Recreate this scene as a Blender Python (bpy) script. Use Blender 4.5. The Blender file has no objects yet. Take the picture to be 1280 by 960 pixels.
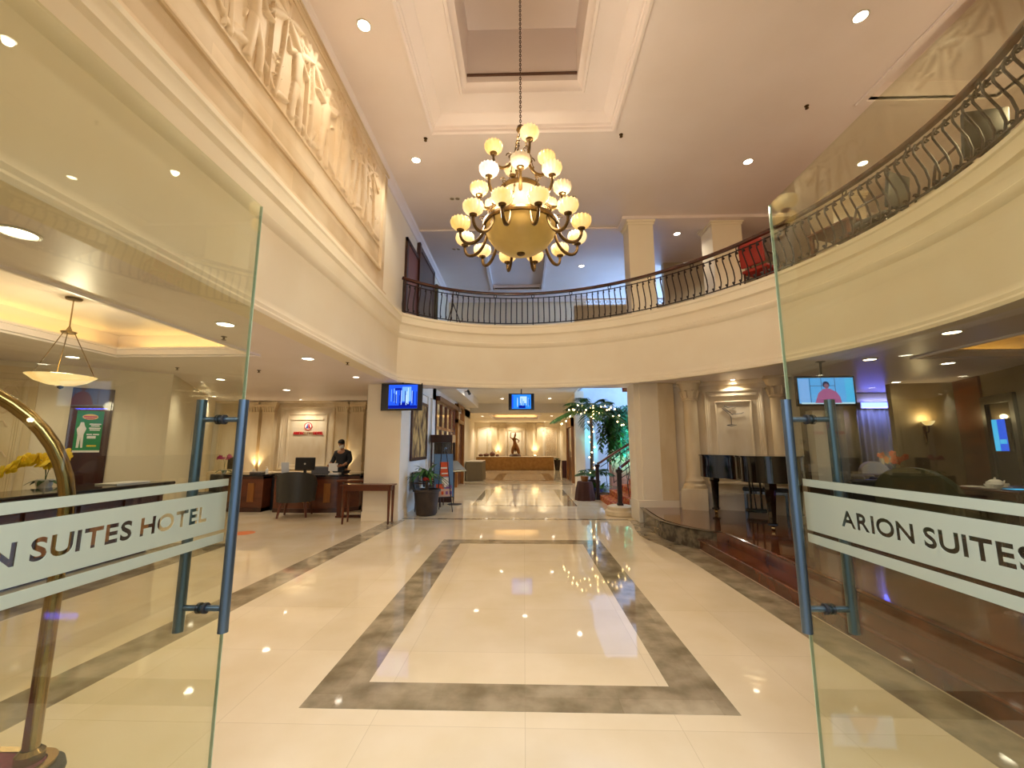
import bpy, bmesh, math, random
import numpy as np
from mathutils import Vector, Matrix, Euler
from mathutils.geometry import tessellate_polygon
random.seed(7)
R = math.radians
PI = math.pi
SC = bpy.context.scene
COL = SC.collection

# ------------------------------------------------------------------ camera, world, exposure
cam_d = bpy.data.cameras.new('camera'); cam = bpy.data.objects.new('camera', cam_d); COL.objects.link(cam)
cam_d.sensor_fit = 'HORIZONTAL'; cam_d.sensor_width = 36; cam_d.lens = 36 * 530 / 1280
cam_d.clip_start = 0.05; cam_d.clip_end = 200
cam.location = (0, 0, 1.6)
cam.rotation_euler = (R(90 + 8.4), 0, R(1.6))
SC.camera = cam
SC.view_settings.view_transform = 'Standard'; SC.view_settings.look = 'None'
SC.view_settings.gamma = 1; SC.view_settings.use_curve_mapping = False
SC.view_settings.exposure = 0.15
try:
    SC.cycles.use_denoising = True
    SC.cycles.max_bounces = 10; SC.cycles.diffuse_bounces = 5; SC.cycles.glossy_bounces = 5
    SC.cycles.transparent_max_bounces = 16; SC.cycles.transmission_bounces = 6
    SC.cycles.sample_clamp_indirect = 6; SC.cycles.caustics_reflective = False; SC.cycles.caustics_refractive = False
except Exception:
    pass
W = bpy.data.worlds.new('world'); SC.world = W; W.use_nodes = True
W.node_tree.nodes['Background'].inputs[0].default_value = (0.75, 0.85, 1.0, 1)
W.node_tree.nodes['Background'].inputs[1].default_value = 0.9
WARM = (1.0, 0.78, 0.46); SOFT = (1.0, 0.86, 0.64); NEUT = (1.0, 0.885, 0.70); BLUE = (0.45, 0.68, 1.0)

def light(kind, name, loc, energy, color=WARM, parent=None, size=0.1, rot=(0, 0, 0), angle=120, blend=0.8, size_y=None):
    d = bpy.data.lights.new(name, kind); d.energy = energy; d.color = color
    if kind == 'AREA':
        d.shape = 'RECTANGLE'; d.size = size; d.size_y = size_y or size
    else:
        d.shadow_soft_size = size
    if kind == 'SPOT':
        d.spot_size = R(angle); d.spot_blend = blend
    o = bpy.data.objects.new(name, d); COL.objects.link(o); o.location = loc; o.rotation_euler = rot
    if parent: o.parent = parent
    return o
# daylight falling through the atrium's tall window
light('AREA', 'atrium_window_daylight', (8.3, 15.0, 3.7), 900, (0.30, 0.56, 1.0), size=5.6, size_y=4.2, rot=(0, R(90), 0))
# daylight coming in at the open entrance
light('AREA', 'entrance_daylight', (0, 0.3, 2.75), 80, (0.8, 0.88, 1.0), size=2.2, size_y=0.6, rot=(R(25), 0, 0))

# ------------------------------------------------------------------ materials
def lin(c):
    if isinstance(c, str):
        c = [int(c[i:i + 2], 16) / 255 for i in (0, 2, 4)]
    return tuple(((x / 12.92) if x <= 0.04045 else ((x + 0.055) / 1.055) ** 2.4) for x in c[:3]) + (1,)
def mat(name, col, rough=0.5, metal=0.0, col2=None, nscale=4, ndetail=4, stretch=(1, 1, 1), bump=0, bscale=20, emit=None, estr=0,
        coat=0, spec=None, contrast=(0.35, 0.65), nosample=False):
    m = bpy.data.materials.new(name); m.use_nodes = True; n = m.node_tree.nodes; l = m.node_tree.links
    b = n['Principled BSDF']
    b.inputs['Base Color'].default_value = lin(col); b.inputs['Roughness'].default_value = rough; b.inputs['Metallic'].default_value = metal
    if coat: b.inputs['Coat Weight'].default_value = coat; b.inputs['Coat Roughness'].default_value = 0.03
    if spec is not None: b.inputs['Specular IOR Level'].default_value = spec
    tc = n.new('ShaderNodeTexCoord'); mp = n.new('ShaderNodeMapping'); mp.inputs['Scale'].default_value = stretch
    l.new(tc.outputs['Object'], mp.inputs[0])
    if col2 is None and not bump:
        col2 = tuple(max(0, x * 0.96) for x in [int(col[i:i + 2], 16) / 255 for i in (0, 2, 4)]) if isinstance(col, str) else col
    if col2 is not None:
        no = n.new('ShaderNodeTexNoise'); no.inputs['Scale'].default_value = nscale; no.inputs['Detail'].default_value = ndetail
        l.new(mp.outputs[0], no.inputs[0])
        rp = n.new('ShaderNodeValToRGB'); rp.color_ramp.elements[0].position = contrast[0]; rp.color_ramp.elements[1].position = contrast[1]
        rp.color_ramp.elements[0].color = lin(col); rp.color_ramp.elements[1].color = lin(col2)
        l.new(no.outputs['Fac'], rp.inputs[0]); l.new(rp.outputs[0], b.inputs['Base Color'])
    if bump:
        nb = n.new('ShaderNodeTexNoise'); nb.inputs['Scale'].default_value = bscale; l.new(mp.outputs[0], nb.inputs[0])
        bp = n.new('ShaderNodeBump'); bp.inputs['Strength'].default_value = bump; bp.inputs['Distance'].default_value = 0.01
        l.new(nb.outputs['Fac'], bp.inputs['Height']); l.new(bp.outputs[0], b.inputs['Normal'])
    if emit:
        b.inputs['Emission Color'].default_value = lin(emit); b.inputs['Emission Strength'].default_value = estr
    if nosample: m.cycles.emission_sampling = 'NONE'
    return m

def tiles(m, size, mortar=0.0015, var=0.06, rot=0, axes='xy', off=0.0, dark=0.75):
    """multiply a tile joint / per-tile tone pattern into a material's base colour"""
    n = m.node_tree.nodes; l = m.node_tree.links; b = n['Principled BSDF']
    src = b.inputs['Base Color'].links[0].from_socket
    tc = n.new('ShaderNodeTexCoord'); mp = n.new('ShaderNodeMapping'); l.new(tc.outputs['Object'], mp.inputs[0])
    if axes == 'yz': mp.inputs['Rotation'].default_value = (0, R(90), R(90))
    br = n.new('ShaderNodeTexBrick'); br.offset = off; br.inputs['Scale'].default_value = 1
    br.inputs['Brick Width'].default_value = size[0]; br.inputs['Row Height'].default_value = size[1]
    br.inputs['Mortar Size'].default_value = mortar; br.inputs['Mortar Smooth'].default_value = 0.1
    br.inputs['Color1'].default_value = (1, 1, 1, 1); br.inputs['Color2'].default_value = (1 - var, 1 - var * 1.1, 1 - var * 1.3, 1)
    br.inputs['Mortar'].default_value = (dark, dark * 0.96, dark * 0.9, 1)
    l.new(mp.outputs[0], br.inputs[0])
    mx = n.new('ShaderNodeMix'); mx.data_type = 'RGBA'; mx.blend_type = 'MULTIPLY'; mx.inputs[0].default_value = 1
    l.new(src, mx.inputs[6]); l.new(br.outputs['Color'], mx.inputs[7]); l.new(mx.outputs[2], b.inputs['Base Color'])
    return m

m_floor = tiles(mat('cream_marble', 'ebdcc0', 0.035, col2='e0ceaa', nscale=1.6, ndetail=8, contrast=(0.3, 0.7)), (0.9, 0.9))
m_inlay = tiles(mat('brown_marble', 'b4a68c', 0.05, col2='85785f', nscale=4, ndetail=10, contrast=(0.35, 0.65)), (0.6, 0.6), var=0.2, dark=0.8)
m_paint = mat('cream_paint', 'efe5cf', 0.6, col2='ece0c8', nscale=1.5)
m_paint_white = mat('white_paint', 'ebe6dc', 0.6, col2='e6e0d5', nscale=1.5)
m_ceil = mat('ceiling_paint', 'ede3e2', 0.38, col2='e9dedb', nscale=1)
m_stone = mat('carved_limestone', 'e0cdb0', 0.65, col2='cfb692', nscale=1.3, ndetail=6, contrast=(0.35, 0.65), bump=0.15, bscale=30)
m_stone_wall = tiles(mat('limestone_tile', 'e2d0b2', 0.6, col2='cdb38c', nscale=1.1, ndetail=3, contrast=(0.4, 0.62)), (0.9, 0.3), axes='yz', off=0.5, var=0.14, dark=0.85)
m_travertine = mat('travertine', 'e4d4b4', 0.5, col2='d2bd96', nscale=2.5, stretch=(1, 1, 0.35), ndetail=8, bump=0.06, bscale=25)
m_travertine_lt = mat('pale_travertine', 'e6d9c0', 0.5, col2='d9c6a2', nscale=3, stretch=(1, 1, 0.4), ndetail=8)
m_wood = mat('dark_mahogany', '4a2013', 0.28, col2='331208', nscale=5, stretch=(1, 1, 0.12), ndetail=6, coat=0.3)
m_wood_mid = mat('mahogany', '6b3418', 0.3, col2='4f2310', nscale=5, stretch=(0.2, 1, 1), ndetail=6, coat=0.3)
m_wood_gold = mat('golden_wood', '9c6428', 0.35, col2='7f4c1b', nscale=6, stretch=(1, 1, 0.2))
m_platform = mat('polished_wood_floor', '6e3b20', 0.13, col2='4f2712', nscale=3, stretch=(0.3, 1.6, 1), ndetail=8, coat=0.6)
m_granite = mat('grey_brown_granite', '6f6450', 0.2, col2='433b2e', nscale=9, ndetail=10, contrast=(0.4, 0.6))
m_iron = mat('dark_iron', '2a1c1a', 0.5, metal=0.2)
m_brown_seam = mat('dark_bead', '5c3f30', 0.6)
m_brass = mat('brass', '9c8458', 0.18, metal=1.0)
m_bronze = mat('aged_brass', '74592f', 0.35, metal=0.7, col2='4e3a20', nscale=12)
m_steel = mat('daylight_tinted_steel', '66788a', 0.28, metal=0.9)  # the handles' blue daylight sheen is put into this base colour
m_rubber = mat('black_rubber', '1a1a1c', 0.6)
m_black = mat('black_plastic', '121216', 0.35)
m_lacquer = mat('black_lacquer', '0a0908', 0.06, coat=0.5)
m_white = mat('white_glaze', 'efece4', 0.3)
m_leather = mat('charcoal_leather', '2c2c2a', 0.45, bump=0.1, bscale=60)
m_green_leather = mat('olive_upholstery', '3c3f2c', 0.5, bump=0.1, bscale=50)
m_maroon = mat('maroon_carpet', '7c2a3e', 0.95, col2='691f33', nscale=60, bump=0.4, bscale=250)
m_stair_red = mat('patterned_red_carpet', '9c3320', 0.95, col2='c08038', nscale=14, contrast=(0.48, 0.56), bump=0.3, bscale=200)
m_leaf = mat('green_leaf', '2f5a25', 0.5, col2='1f4019', nscale=8)
m_leaf_lt = mat('bright_leaf', '5c8a2c', 0.5, col2='3f6c20', nscale=8)
m_palm = mat('palm_leaf', '39621a', 0.6, col2='22440f', nscale=8)
m_vine = mat('teal_lit_vine', '7fcfae', 0.6, col2='3f8f80', nscale=10)  # teal light on the green leaves is painted into their colour
m_bark = mat('palm_bark', '5a4a38', 0.85, col2='3f3226', nscale=10, stretch=(1, 1, 4))
m_pot = mat('brown_pot', '3f3228', 0.55, col2='31261e', nscale=6)
m_gold_cloth = mat('gold_skirting', 'a87c3a', 0.55, col2='94692c', nscale=5)
m_grey_cloth = mat('taupe_skirting', '77684e', 0.7)
m_linen = mat('white_linen', 'eadfc8', 0.7)
m_skin = mat('skin', 'a5714e', 0.5)
m_hair = mat('black_hair', '120e0c', 0.6)
m_shirt = mat('black_shirt', '17161a', 0.8, bump=0.1, bscale=30)
m_paper = mat('white_paper', 'f2eee6', 0.6)
m_bluewall = mat('pale_blue_paint', 'd3dbe8', 0.7)
m_dim_wall = mat('taupe_wallpaper', '8d7a5a', 0.6, col2='84724f', nscale=3)
m_curtain = mat('grey_curtain', '6d6c70', 0.8)
m_yellow = mat('yellow_petals', 'f8dc20', 0.5, col2='eec812', nscale=12, emit=None)
m_magenta = mat('magenta_petals', 'b42a6a', 0.5)
m_orange = mat('orange_petals', 'b5451c', 0.6)
m_red = mat('red_upholstery', 'a32818', 0.6)
m_copper = mat('dark_copper', '6d4430', 0.3, metal=0.6)
m_statue = mat('bronze_figure', '7c4a2c', 0.35, metal=0.5, col2='9a6a34', nscale=3)
m_granite_top = mat('black_granite_top', '1c1a1e', 0.08)
m_velvet = mat('cream_upholstery', 'b5a68e', 0.7)
m_blue_uph = mat('navy_upholstery', '2a3354', 0.7)
m_lattice = mat('carved_screen', 'e8d8b8', 0.6, col2='b99a70', nscale=30, contrast=(0.45, 0.55))
m_lamp_on = mat('lit_lens', 'ffffff', 0.5, emit='fff0da', estr=14, nosample=True)
m_lamp_off = mat('unlit_lens', '8a7a64', 0.3)
m_cove = mat('cove_tube', 'ffffff', 0.5, emit='ffd27a', estr=11)
m_cove_amber = mat('amber_cove_tube', 'ffffff', 0.5, emit='ffbf45', estr=4.5)
m_bulb = mat('fairy_bulb', 'ffffff', 0.5, emit='ffd28a', estr=16, nosample=True)
m_trimring = mat('white_metal', 'd8d2c6', 0.4)
m_uplight = mat('uplight_glow', 'ffffff', 0.5, emit='ffd9a0', estr=18, nosample=True)

def glass_mat(name, tint, refl=1.0):
    m = bpy.data.materials.new(name); m.use_nodes = True; n = m.node_tree.nodes; l = m.node_tree.links; n.clear()
    out = n.new('ShaderNodeOutputMaterial'); t = n.new('ShaderNodeBsdfTransparent'); g = n.new('ShaderNodeBsdfGlossy')
    t.inputs[0].default_value = tint + (1,); g.inputs['Roughness'].default_value = 0.0; g.inputs[0].default_value = (0.95, 1, 0.95, 1)
    lw = n.new('ShaderNodeLayerWeight'); lw.inputs[0].default_value = 0.5
    p = n.new('ShaderNodeMath'); p.operation = 'POWER'; p.inputs[1].default_value = 4
    a = n.new('ShaderNodeMath'); a.operation = 'MULTIPLY_ADD'; a.inputs[1].default_value = 0.8 * refl; a.inputs[2].default_value = 0.045 * refl
    a.use_clamp = True
    l.new(lw.outputs['Facing'], p.inputs[0]); l.new(p.outputs[0], a.inputs[0])
    mx = n.new('ShaderNodeMixShader'); l.new(a.outputs[0], mx.inputs[0]); l.new(t.outputs[0], mx.inputs[1]); l.new(g.outputs[0], mx.inputs[2])
    l.new(mx.outputs[0], out.inputs[0]); return m
m_glass = glass_mat('door_glass', (0.905, 0.922, 0.85))
m_glass_clear = glass_mat('clear_glass', (0.93, 0.95, 0.95), 0.8)
def frost_mat():
    m = bpy.data.materials.new('frosted_film'); m.use_nodes = True; n = m.node_tree.nodes; l = m.node_tree.links; n.clear()
    out = n.new('ShaderNodeOutputMaterial'); d = n.new('ShaderNodeBsdfDiffuse'); t = n.new('ShaderNodeBsdfTranslucent'); c = n.new('ShaderNodeBsdfTransparent')
    no = n.new('ShaderNodeTexNoise'); no.inputs['Scale'].default_value = 900; rp = n.new('ShaderNodeValToRGB')
    rp.color_ramp.elements[0].color = (0.56, 0.59, 0.47, 1); rp.color_ramp.elements[1].color = (0.62, 0.65, 0.52, 1)
    l.new(no.outputs['Fac'], rp.inputs[0]); l.new(rp.outputs[0], d.inputs[0]); l.new(rp.outputs[0], t.inputs[0])
    a = n.new('ShaderNodeMixShader'); a.inputs[0].default_value = 0.5; l.new(d.outputs[0], a.inputs[1]); l.new(t.outputs[0], a.inputs[2])
    b = n.new('ShaderNodeMixShader'); b.inputs[0].default_value = 0.13; l.new(a.outputs[0], b.inputs[1]); l.new(c.outputs[0], b.inputs[2])
    l.new(b.outputs[0], out.inputs[0]); return m
m_frost = frost_mat()
def emit_mat(name, col, s, sample=False):
    m = bpy.data.materials.new(name); m.use_nodes = True; n = m.node_tree.nodes; l = m.node_tree.links; n.clear()
    out = n.new('ShaderNodeOutputMaterial'); e = n.new('ShaderNodeEmission'); e.inputs[0].default_value = lin(col); e.inputs[1].default_value = s
    l.new(e.outputs[0], out.inputs[0])
    if not sample: m.cycles.emission_sampling = 'NONE'
    return m
def shade_mat(name, c_low, c_high, s, base='cdb488'):
    """glass lamp shade lit from inside: cloudy alabaster emission"""
    m = mat(name, base, 0.3); n = m.node_tree.nodes; l = m.node_tree.links; b = n['Principled BSDF']
    tc = n.new('ShaderNodeTexCoord'); no = n.new('ShaderNodeTexNoise'); no.inputs['Scale'].default_value = 5; no.inputs['Detail'].default_value = 5
    l.new(tc.outputs['Object'], no.inputs[0]); rp = n.new('ShaderNodeValToRGB')
    rp.color_ramp.elements[0].position = 0.35; rp.color_ramp.elements[1].position = 0.7
    rp.color_ramp.elements[0].color = lin(c_low); rp.color_ramp.elements[1].color = lin(c_high)
    l.new(no.outputs['Fac'], rp.inputs[0]); l.new(rp.outputs[0], b.inputs['Emission Color']); b.inputs['Emission Strength'].default_value = s
    m.cycles.emission_sampling = 'NONE'; return m
m_shade_warm = shade_mat('warm_lit_glass', 'f0b450', 'ffd88a', 0.85)
m_shade_bright = shade_mat('bright_lit_glass', 'ffcc70', 'ffecb8', 0.9)
m_shade_pale = shade_mat('dim_frosted_glass', 'd9b98c', 'efd9b4', 0.5)
m_shade_white = shade_mat('cool_white_glass', 'eae8ea', 'fdfbff', 0.8)
m_bowl = shade_mat('alabaster_bowl', '9c7c38', 'b8964c', 0.34, 'a8894c')
m_bowl_pendant = shade_mat('lit_alabaster_pendant', 'f5bf70', 'ffe9a8', 1.0)
m_bowl_small = shade_mat('pale_alabaster_bowl', 'dcc49a', 'efdcb8', 0.5)

# ------------------------------------------------------------------ mesh builder
class MB:
    def __init__(s): s.v = []; s.f = []; s.mi = []; s.cur = 0
    def add(s, vs, fs, M=None):
        o = len(s.v)
        for p in vs:
            p = Vector(p)
            if M is not None: p = M @ p
            s.v.append(p)
        for f in fs: s.f.append([i + o for i in f]); s.mi.append(s.cur)
        return s
    def box(s, x0, x1, y0, y1, z0, z1, bev=0, M=None, seg=1):
        if x0 > x1: x0, x1 = x1, x0
        if y0 > y1: y0, y1 = y1, y0
        if z0 > z1: z0, z1 = z1, z0
        vs = [(x0, y0, z0), (x1, y0, z0), (x1, y1, z0), (x0, y1, z0), (x0, y0, z1), (x1, y0, z1), (x1, y1, z1), (x0, y1, z1)]
        fs = [(0, 3, 2, 1), (4, 5, 6, 7), (0, 1, 5, 4), (1, 2, 6, 5), (2, 3, 7, 6), (3, 0, 4, 7)]
        if bev:
            bm = bmesh.new(); bv = [bm.verts.new(v) for v in vs]
            for f in fs: bm.faces.new([bv[i] for i in f])
            bmesh.ops.bevel(bm, geom=bm.edges[:], offset=bev, segments=seg, affect='EDGES', profile=0.5)
            bm.verts.index_update(); vs = [v.co.copy() for v in bm.verts]; fs = [[v.index for v in f.verts] for f in bm.faces]; bm.free()
        return s.add(vs, fs, M)
    def cyl(s, p0, p1, r0, r1=None, n=16, cap=True):
        return s.tube([p0, p1], [r0, r0 if r1 is None else r1], n, cap=cap)
    def tube(s, pts, r, n=8, cap=True, closed=False):
        pts = [Vector(p) for p in pts]; k = len(pts)
        if not isinstance(r, (list, tuple)): r = [r] * k
        tan = []
        for i in range(k):
            a = pts[(i - 1) % k] if (closed or i > 0) else pts[i]; b = pts[(i + 1) % k] if (closed or i < k - 1) else pts[i]
            t = (b - a); tan.append(t.normalized() if t.length > 1e-9 else Vector((0, 0, 1)))
        up = Vector((0, 0, 1)) if abs(tan[0].z) < 0.9 else Vector((1, 0, 0))
        u = tan[0].cross(up).normalized(); vs = []
        for i in range(k):
            u = (u - tan[i] * u.dot(tan[i]));  u = u.normalized() if u.length > 1e-6 else tan[i].orthogonal().normalized()
            w = tan[i].cross(u)
            for j in range(n):
                a = 2 * PI * j / n; vs.append(pts[i] + (u * math.cos(a) + w * math.sin(a)) * r[i])
        fs = []
        for i in range(k if closed else k - 1):
            i2 = (i + 1) % k
            for j in range(n):
                j2 = (j + 1) % n; fs.append((i * n + j, i * n + j2, i2 * n + j2, i2 * n + j))
        if cap and not closed: fs.append(tuple(range(n))[::-1]); fs.append(tuple((k - 1) * n + j for j in range(n)))
        return s.add(vs, fs)
    def lathe(s, prof, c=(0, 0, 0), n=32, flute=0, fn=0, M=None, cap=False):
        vs = []; fs = []
        for (r, z) in prof:
            for j in range(n):
                a = 2 * PI * j / n; rr = r * (1 + flute * math.cos(fn * a))
                vs.append((c[0] + rr * math.cos(a), c[1] + rr * math.sin(a), c[2] + z))
        for i in range(len(prof) - 1):
            for j in range(n):
                j2 = (j + 1) % n; fs.append((i * n + j, i * n + j2, (i + 1) * n + j2, (i + 1) * n + j))
        if cap: fs.append(tuple(range(n))[::-1]); fs.append(tuple((len(prof) - 1) * n + j for j in range(n)))
        return s.add(vs, fs, M)
    def ball(s, c, r, sc=(1, 1, 1), n=16, m=10, M=None):
        T = Matrix.Translation(c) @ (M or Matrix()) @ Matrix.Diagonal((sc[0], sc[1], sc[2], 1))
        pr = [(max(1e-4, r * math.sin(PI * i / m)), -r * math.cos(PI * i / m)) for i in range(m + 1)]
        return s.lathe(pr, (0, 0, 0), n, M=T)
    def prism(s, poly, h0, h1, fn=lambda a, b, h: (a, b, h), M=None):
        tri = tessellate_polygon([[Vector((a, b, 0)) for a, b in poly]]); k = len(poly)
        vs = [fn(a, b, h0) for a, b in poly] + [fn(a, b, h1) for a, b in poly]
        fs = [tuple(t) for t in tri] + [tuple(i + k for i in t)[::-1] for t in tri]
        fs += [(i, (i + 1) % k, (i + 1) % k + k, i + k) for i in range(k)]
        return s.add(vs, fs, M)
    def slab(s, outer, holes, z0, z1):
        loops = [outer] + list(holes); tri = tessellate_polygon([[Vector((a, b, 0)) for a, b in lp] for lp in loops])
        flat = [p for lp in loops for p in lp]; k = len(flat)
        vs = [(a, b, z0) for a, b in flat] + [(a, b, z1) for a, b in flat]
        fs = [tuple(t) for t in tri] + [tuple(i + k for i in t)[::-1] for t in tri]; o = 0
        for lp in loops:
            q = len(lp); fs += [(o + i, o + (i + 1) % q, o + (i + 1) % q + k, o + i + k) for i in range(q)]; o += q
        return s.add(vs, fs)
    def sweep(s, path, prof, closed=False):
        """prof: (offset to the left of the path, z); mitred corners"""
        P = [Vector((a, b)) for a, b in path]; k = len(P); q = len(prof); vs = []
        for i in range(k):
            d0 = (P[i] - P[(i - 1) % k]) if (closed or i > 0) else (P[1] - P[0]); d1 = (P[(i + 1) % k] - P[i]) if (closed or i < k - 1) else (P[i] - P[i - 1])
            d0.normalize(); d1.normalize(); n0 = Vector((-d0.y, d0.x)); n1 = Vector((-d1.y, d1.x)); nn = (n0 + n1)
            nn = nn / max(0.2, (1 + n0.dot(n1)))
            for (o, z) in prof: vs.append((P[i].x + nn.x * o, P[i].y + nn.y * o, z))
        fs = []
        for i in range(k if closed else k - 1):
            i2 = (i + 1) % k
            for j in range(q - 1): fs.append((i * q + j, i * q + j + 1, i2 * q + j + 1, i2 * q + j))
        return s.add(vs, fs)
    def build(s, name, m, parent=None, world=False, ang=35, recalc=True, flip=False):
        vs = s.v
        if world and parent is not None:
            inv = pmat(parent).inverted(); vs = [inv @ v for v in vs]
        me = bpy.data.meshes.new(name); me.from_pydata([tuple(v) for v in vs], [], s.f)
        for mm in (m if isinstance(m, (list, tuple)) else [m]): me.materials.append(mm)
        if any(s.mi): me.polygons.foreach_set('material_index', s.mi)
        if recalc:
            bm = bmesh.new(); bm.from_mesh(me); bmesh.ops.recalc_face_normals(bm, faces=bm.faces[:]); bm.to_mesh(me); bm.free()
        me.polygons.foreach_set('use_smooth', [True] * len(me.polygons))
        try: me.set_sharp_from_angle(angle=R(ang))
        except Exception: pass
        o = bpy.data.objects.new(name, me); COL.objects.link(o)
        if parent is not None: o.parent = parent
        return o
def pmat(o):
    M = Matrix.LocRotScale(o.location, o.rotation_euler, o.scale)
    return (pmat(o.parent) @ M) if o.parent else M
def tag(o, label=None, cat=None, group=None, kind=None):
    if label: o['label'] = label
    if cat: o['category'] = cat
    if group: o['group'] = group
    if kind: o['kind'] = kind
    return o
def thing(name, label, cat, loc=(0, 0, 0), rz=0, group=None):
    o = bpy.data.objects.new(name, None); COL.objects.link(o); o.location = loc; o.rotation_euler = (0, 0, rz); o.empty_display_size = 0.1
    return tag(o, label, cat, group)
def struct(name, mb, m, parent=None, **k):
    o = mb.build(name, m, parent, **k)
    if parent is None: o['kind'] = 'structure'
    return o
def kids(o): return [c for c in COL.objects if c.parent == o]
def dup(o, loc=None, rz=None, label=None, group=None, parent=None):
    r = o.copy(); COL.objects.link(r)
    if parent is not None: r.parent = parent
    if loc is not None: r.location = loc
    if rz is not None: r.rotation_euler = (0, 0, rz)
    if label: r['label'] = label
    if group: r['group'] = group
    for c in kids(o): dup(c, parent=r)
    return r
def T(x, y, z, rz=0, rx=0, ry=0): return Matrix.Translation((x, y, z)) @ Euler((rx, ry, rz)).to_matrix().to_4x4()
def bez(p0, p1, p2, p3, n=8):
    p0, p1, p2, p3 = map(Vector, (p0, p1, p2, p3))
    return [p0 * (1 - t) ** 3 + p1 * 3 * t * (1 - t) ** 2 + p2 * 3 * t * t * (1 - t) + p3 * t ** 3 for t in [i / n for i in range(n + 1)]]
def text_loops(txt, size, bold, align, width):
    cu = bpy.data.curves.new('lettering_src', 'FONT'); cu.body = txt; cu.size = 10; cu.align_x = align; cu.resolution_u = 3
    o = bpy.data.objects.new('lettering_src', cu); COL.objects.link(o); bpy.context.view_layer.update()
    bpy.ops.object.select_all(action='DESELECT'); o.select_set(True); bpy.context.view_layer.objects.active = o
    bpy.ops.object.convert(target='CURVE'); loops = []
    for sp in o.data.splines:
        P = sp.bezier_points; k = len(P); lp = []
        for i in range(k):
            a, c = P[i], P[(i + 1) % k]; straight = a.handle_right_type == 'VECTOR' and c.handle_left_type == 'VECTOR'
            q = 1 if straight else 4
            for j in range(q):
                t = j / q; v = a.co * (1 - t) ** 3 + a.handle_right * 3 * t * (1 - t) ** 2 + c.handle_left * 3 * t * t * (1 - t) + c.co * t ** 3
                if not lp or (Vector(lp[-1]) - Vector((v.x, v.y))).length > 0.02: lp.append((v.x, v.y))
        while len(lp) > 3 and (Vector(lp[-1]) - Vector(lp[0])).length < 0.02: lp.pop()
        loops.append(lp)
    bpy.data.objects.remove(o)
    f = size / 10; xs = [x for lp in loops for x, y in lp]; sx = f if not width else width / (max(xs) - min(xs)); x0 = min(xs) if width and align == 'LEFT' else 0
    def area(lp): return 0.5 * sum(lp[i][0] * lp[(i + 1) % len(lp)][1] - lp[(i + 1) % len(lp)][0] * lp[i][1] for i in range(len(lp)))
    out = []
    loops = [[((x - x0) * sx, y * f) for x, y in lp] for lp in loops]
    def inside(p, lp):
        c = False
        for i in range(len(lp)):
            (x1, y1), (x2, y2) = lp[i], lp[(i + 1) % len(lp)]
            if (y1 > p[1]) != (y2 > p[1]) and p[0] < (x2 - x1) * (p[1] - y1) / (y2 - y1) + x1: c = not c
        return c
    for i, lp in enumerate(loops):
        depth = sum(inside(lp[0], l2) for j, l2 in enumerate(loops) if j != i)
        hole = depth % 2 == 1
        if bold:   # thicken the stroke: push outer loops out and counters in
            sg = 1 if area(lp) > 0 else -1; d = bold * (-1 if hole else 1) * sg; k = len(lp); nl = []
            for j in range(k):
                a, b_, c = Vector(lp[j - 1]), Vector(lp[j]), Vector(lp[(j + 1) % k]); e0 = (b_ - a).normalized(); e1 = (c - b_).normalized()
                n0 = Vector((e0.y, -e0.x)); n1 = Vector((e1.y, -e1.x)); nn = (n0 + n1) / max(0.35, 1 + n0.dot(n1)); nl.append(tuple(b_ + nn * d))
            lp = nl
        out.append((lp, hole))
    return out, inside
def text_mesh(txt, size, name, m, parent, M, bold=0.0, depth=0.002, align='CENTER', plate=None, width=None):
    """lettering as a thin solid; plate=(x0,x1,y0,y1) gives a plate with the letters cut out of it"""
    L, inside = text_loops(txt, size, bold, align, width); b = MB()
    outer = [lp for lp, h in L if not h]; holes = [lp for lp, h in L if h]
    if plate:
        outer.sort(key=lambda lp: min(p[0] for p in lp)); own = [[h for h in holes if inside(h[0], lp)] for lp in outer]; sh = 0; no = []; nh = []; last = None
        for lp, hs in zip(outer, own):
            if last is not None: sh += max(0, last + 0.007 - (min(p[0] for p in lp) + sh))
            lp = [(x + sh, y) for x, y in lp]; last = max(p[0] for p in lp); no.append(lp); nh += [[(x + sh, y) for x, y in h] for h in hs]
        k_ = (width or last) / last; outer = [[(x * k_, y) for x, y in lp] for lp in no]; holes = [[(x * k_, y) for x, y in h] for h in nh]
    if plate:
        x0, x1, y0, y1 = plate
        # one panel per letter keeps the cutting simple
        outer.sort(key=lambda lp: min(p[0] for p in lp)); spans = [(min(p[0] for p in lp), max(p[0] for p in lp), lp) for lp in outer if x0 < min(p[0] for p in lp) and max(p[0] for p in lp) < x1]
        cuts = [x0] + [(spans[i][1] + spans[i + 1][0]) / 2 for i in range(len(spans) - 1)] + [x1]
        for i, (a, c, lp) in enumerate(spans): b.slab([(cuts[i], y0), (cuts[i + 1], y0), (cuts[i + 1], y1), (cuts[i], y1)], [lp], -depth / 2, depth / 2)
        for h in holes: 
            if x0 < h[0][0] < x1: b.slab(h, [], -depth / 2, depth / 2)
    else:
        for lp in outer: b.slab(lp, [h for h in holes if inside(h[0], lp)], -depth / 2, depth / 2)
    b.v = [M @ v for v in b.v]
    return b.build(name, m, parent)

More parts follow.
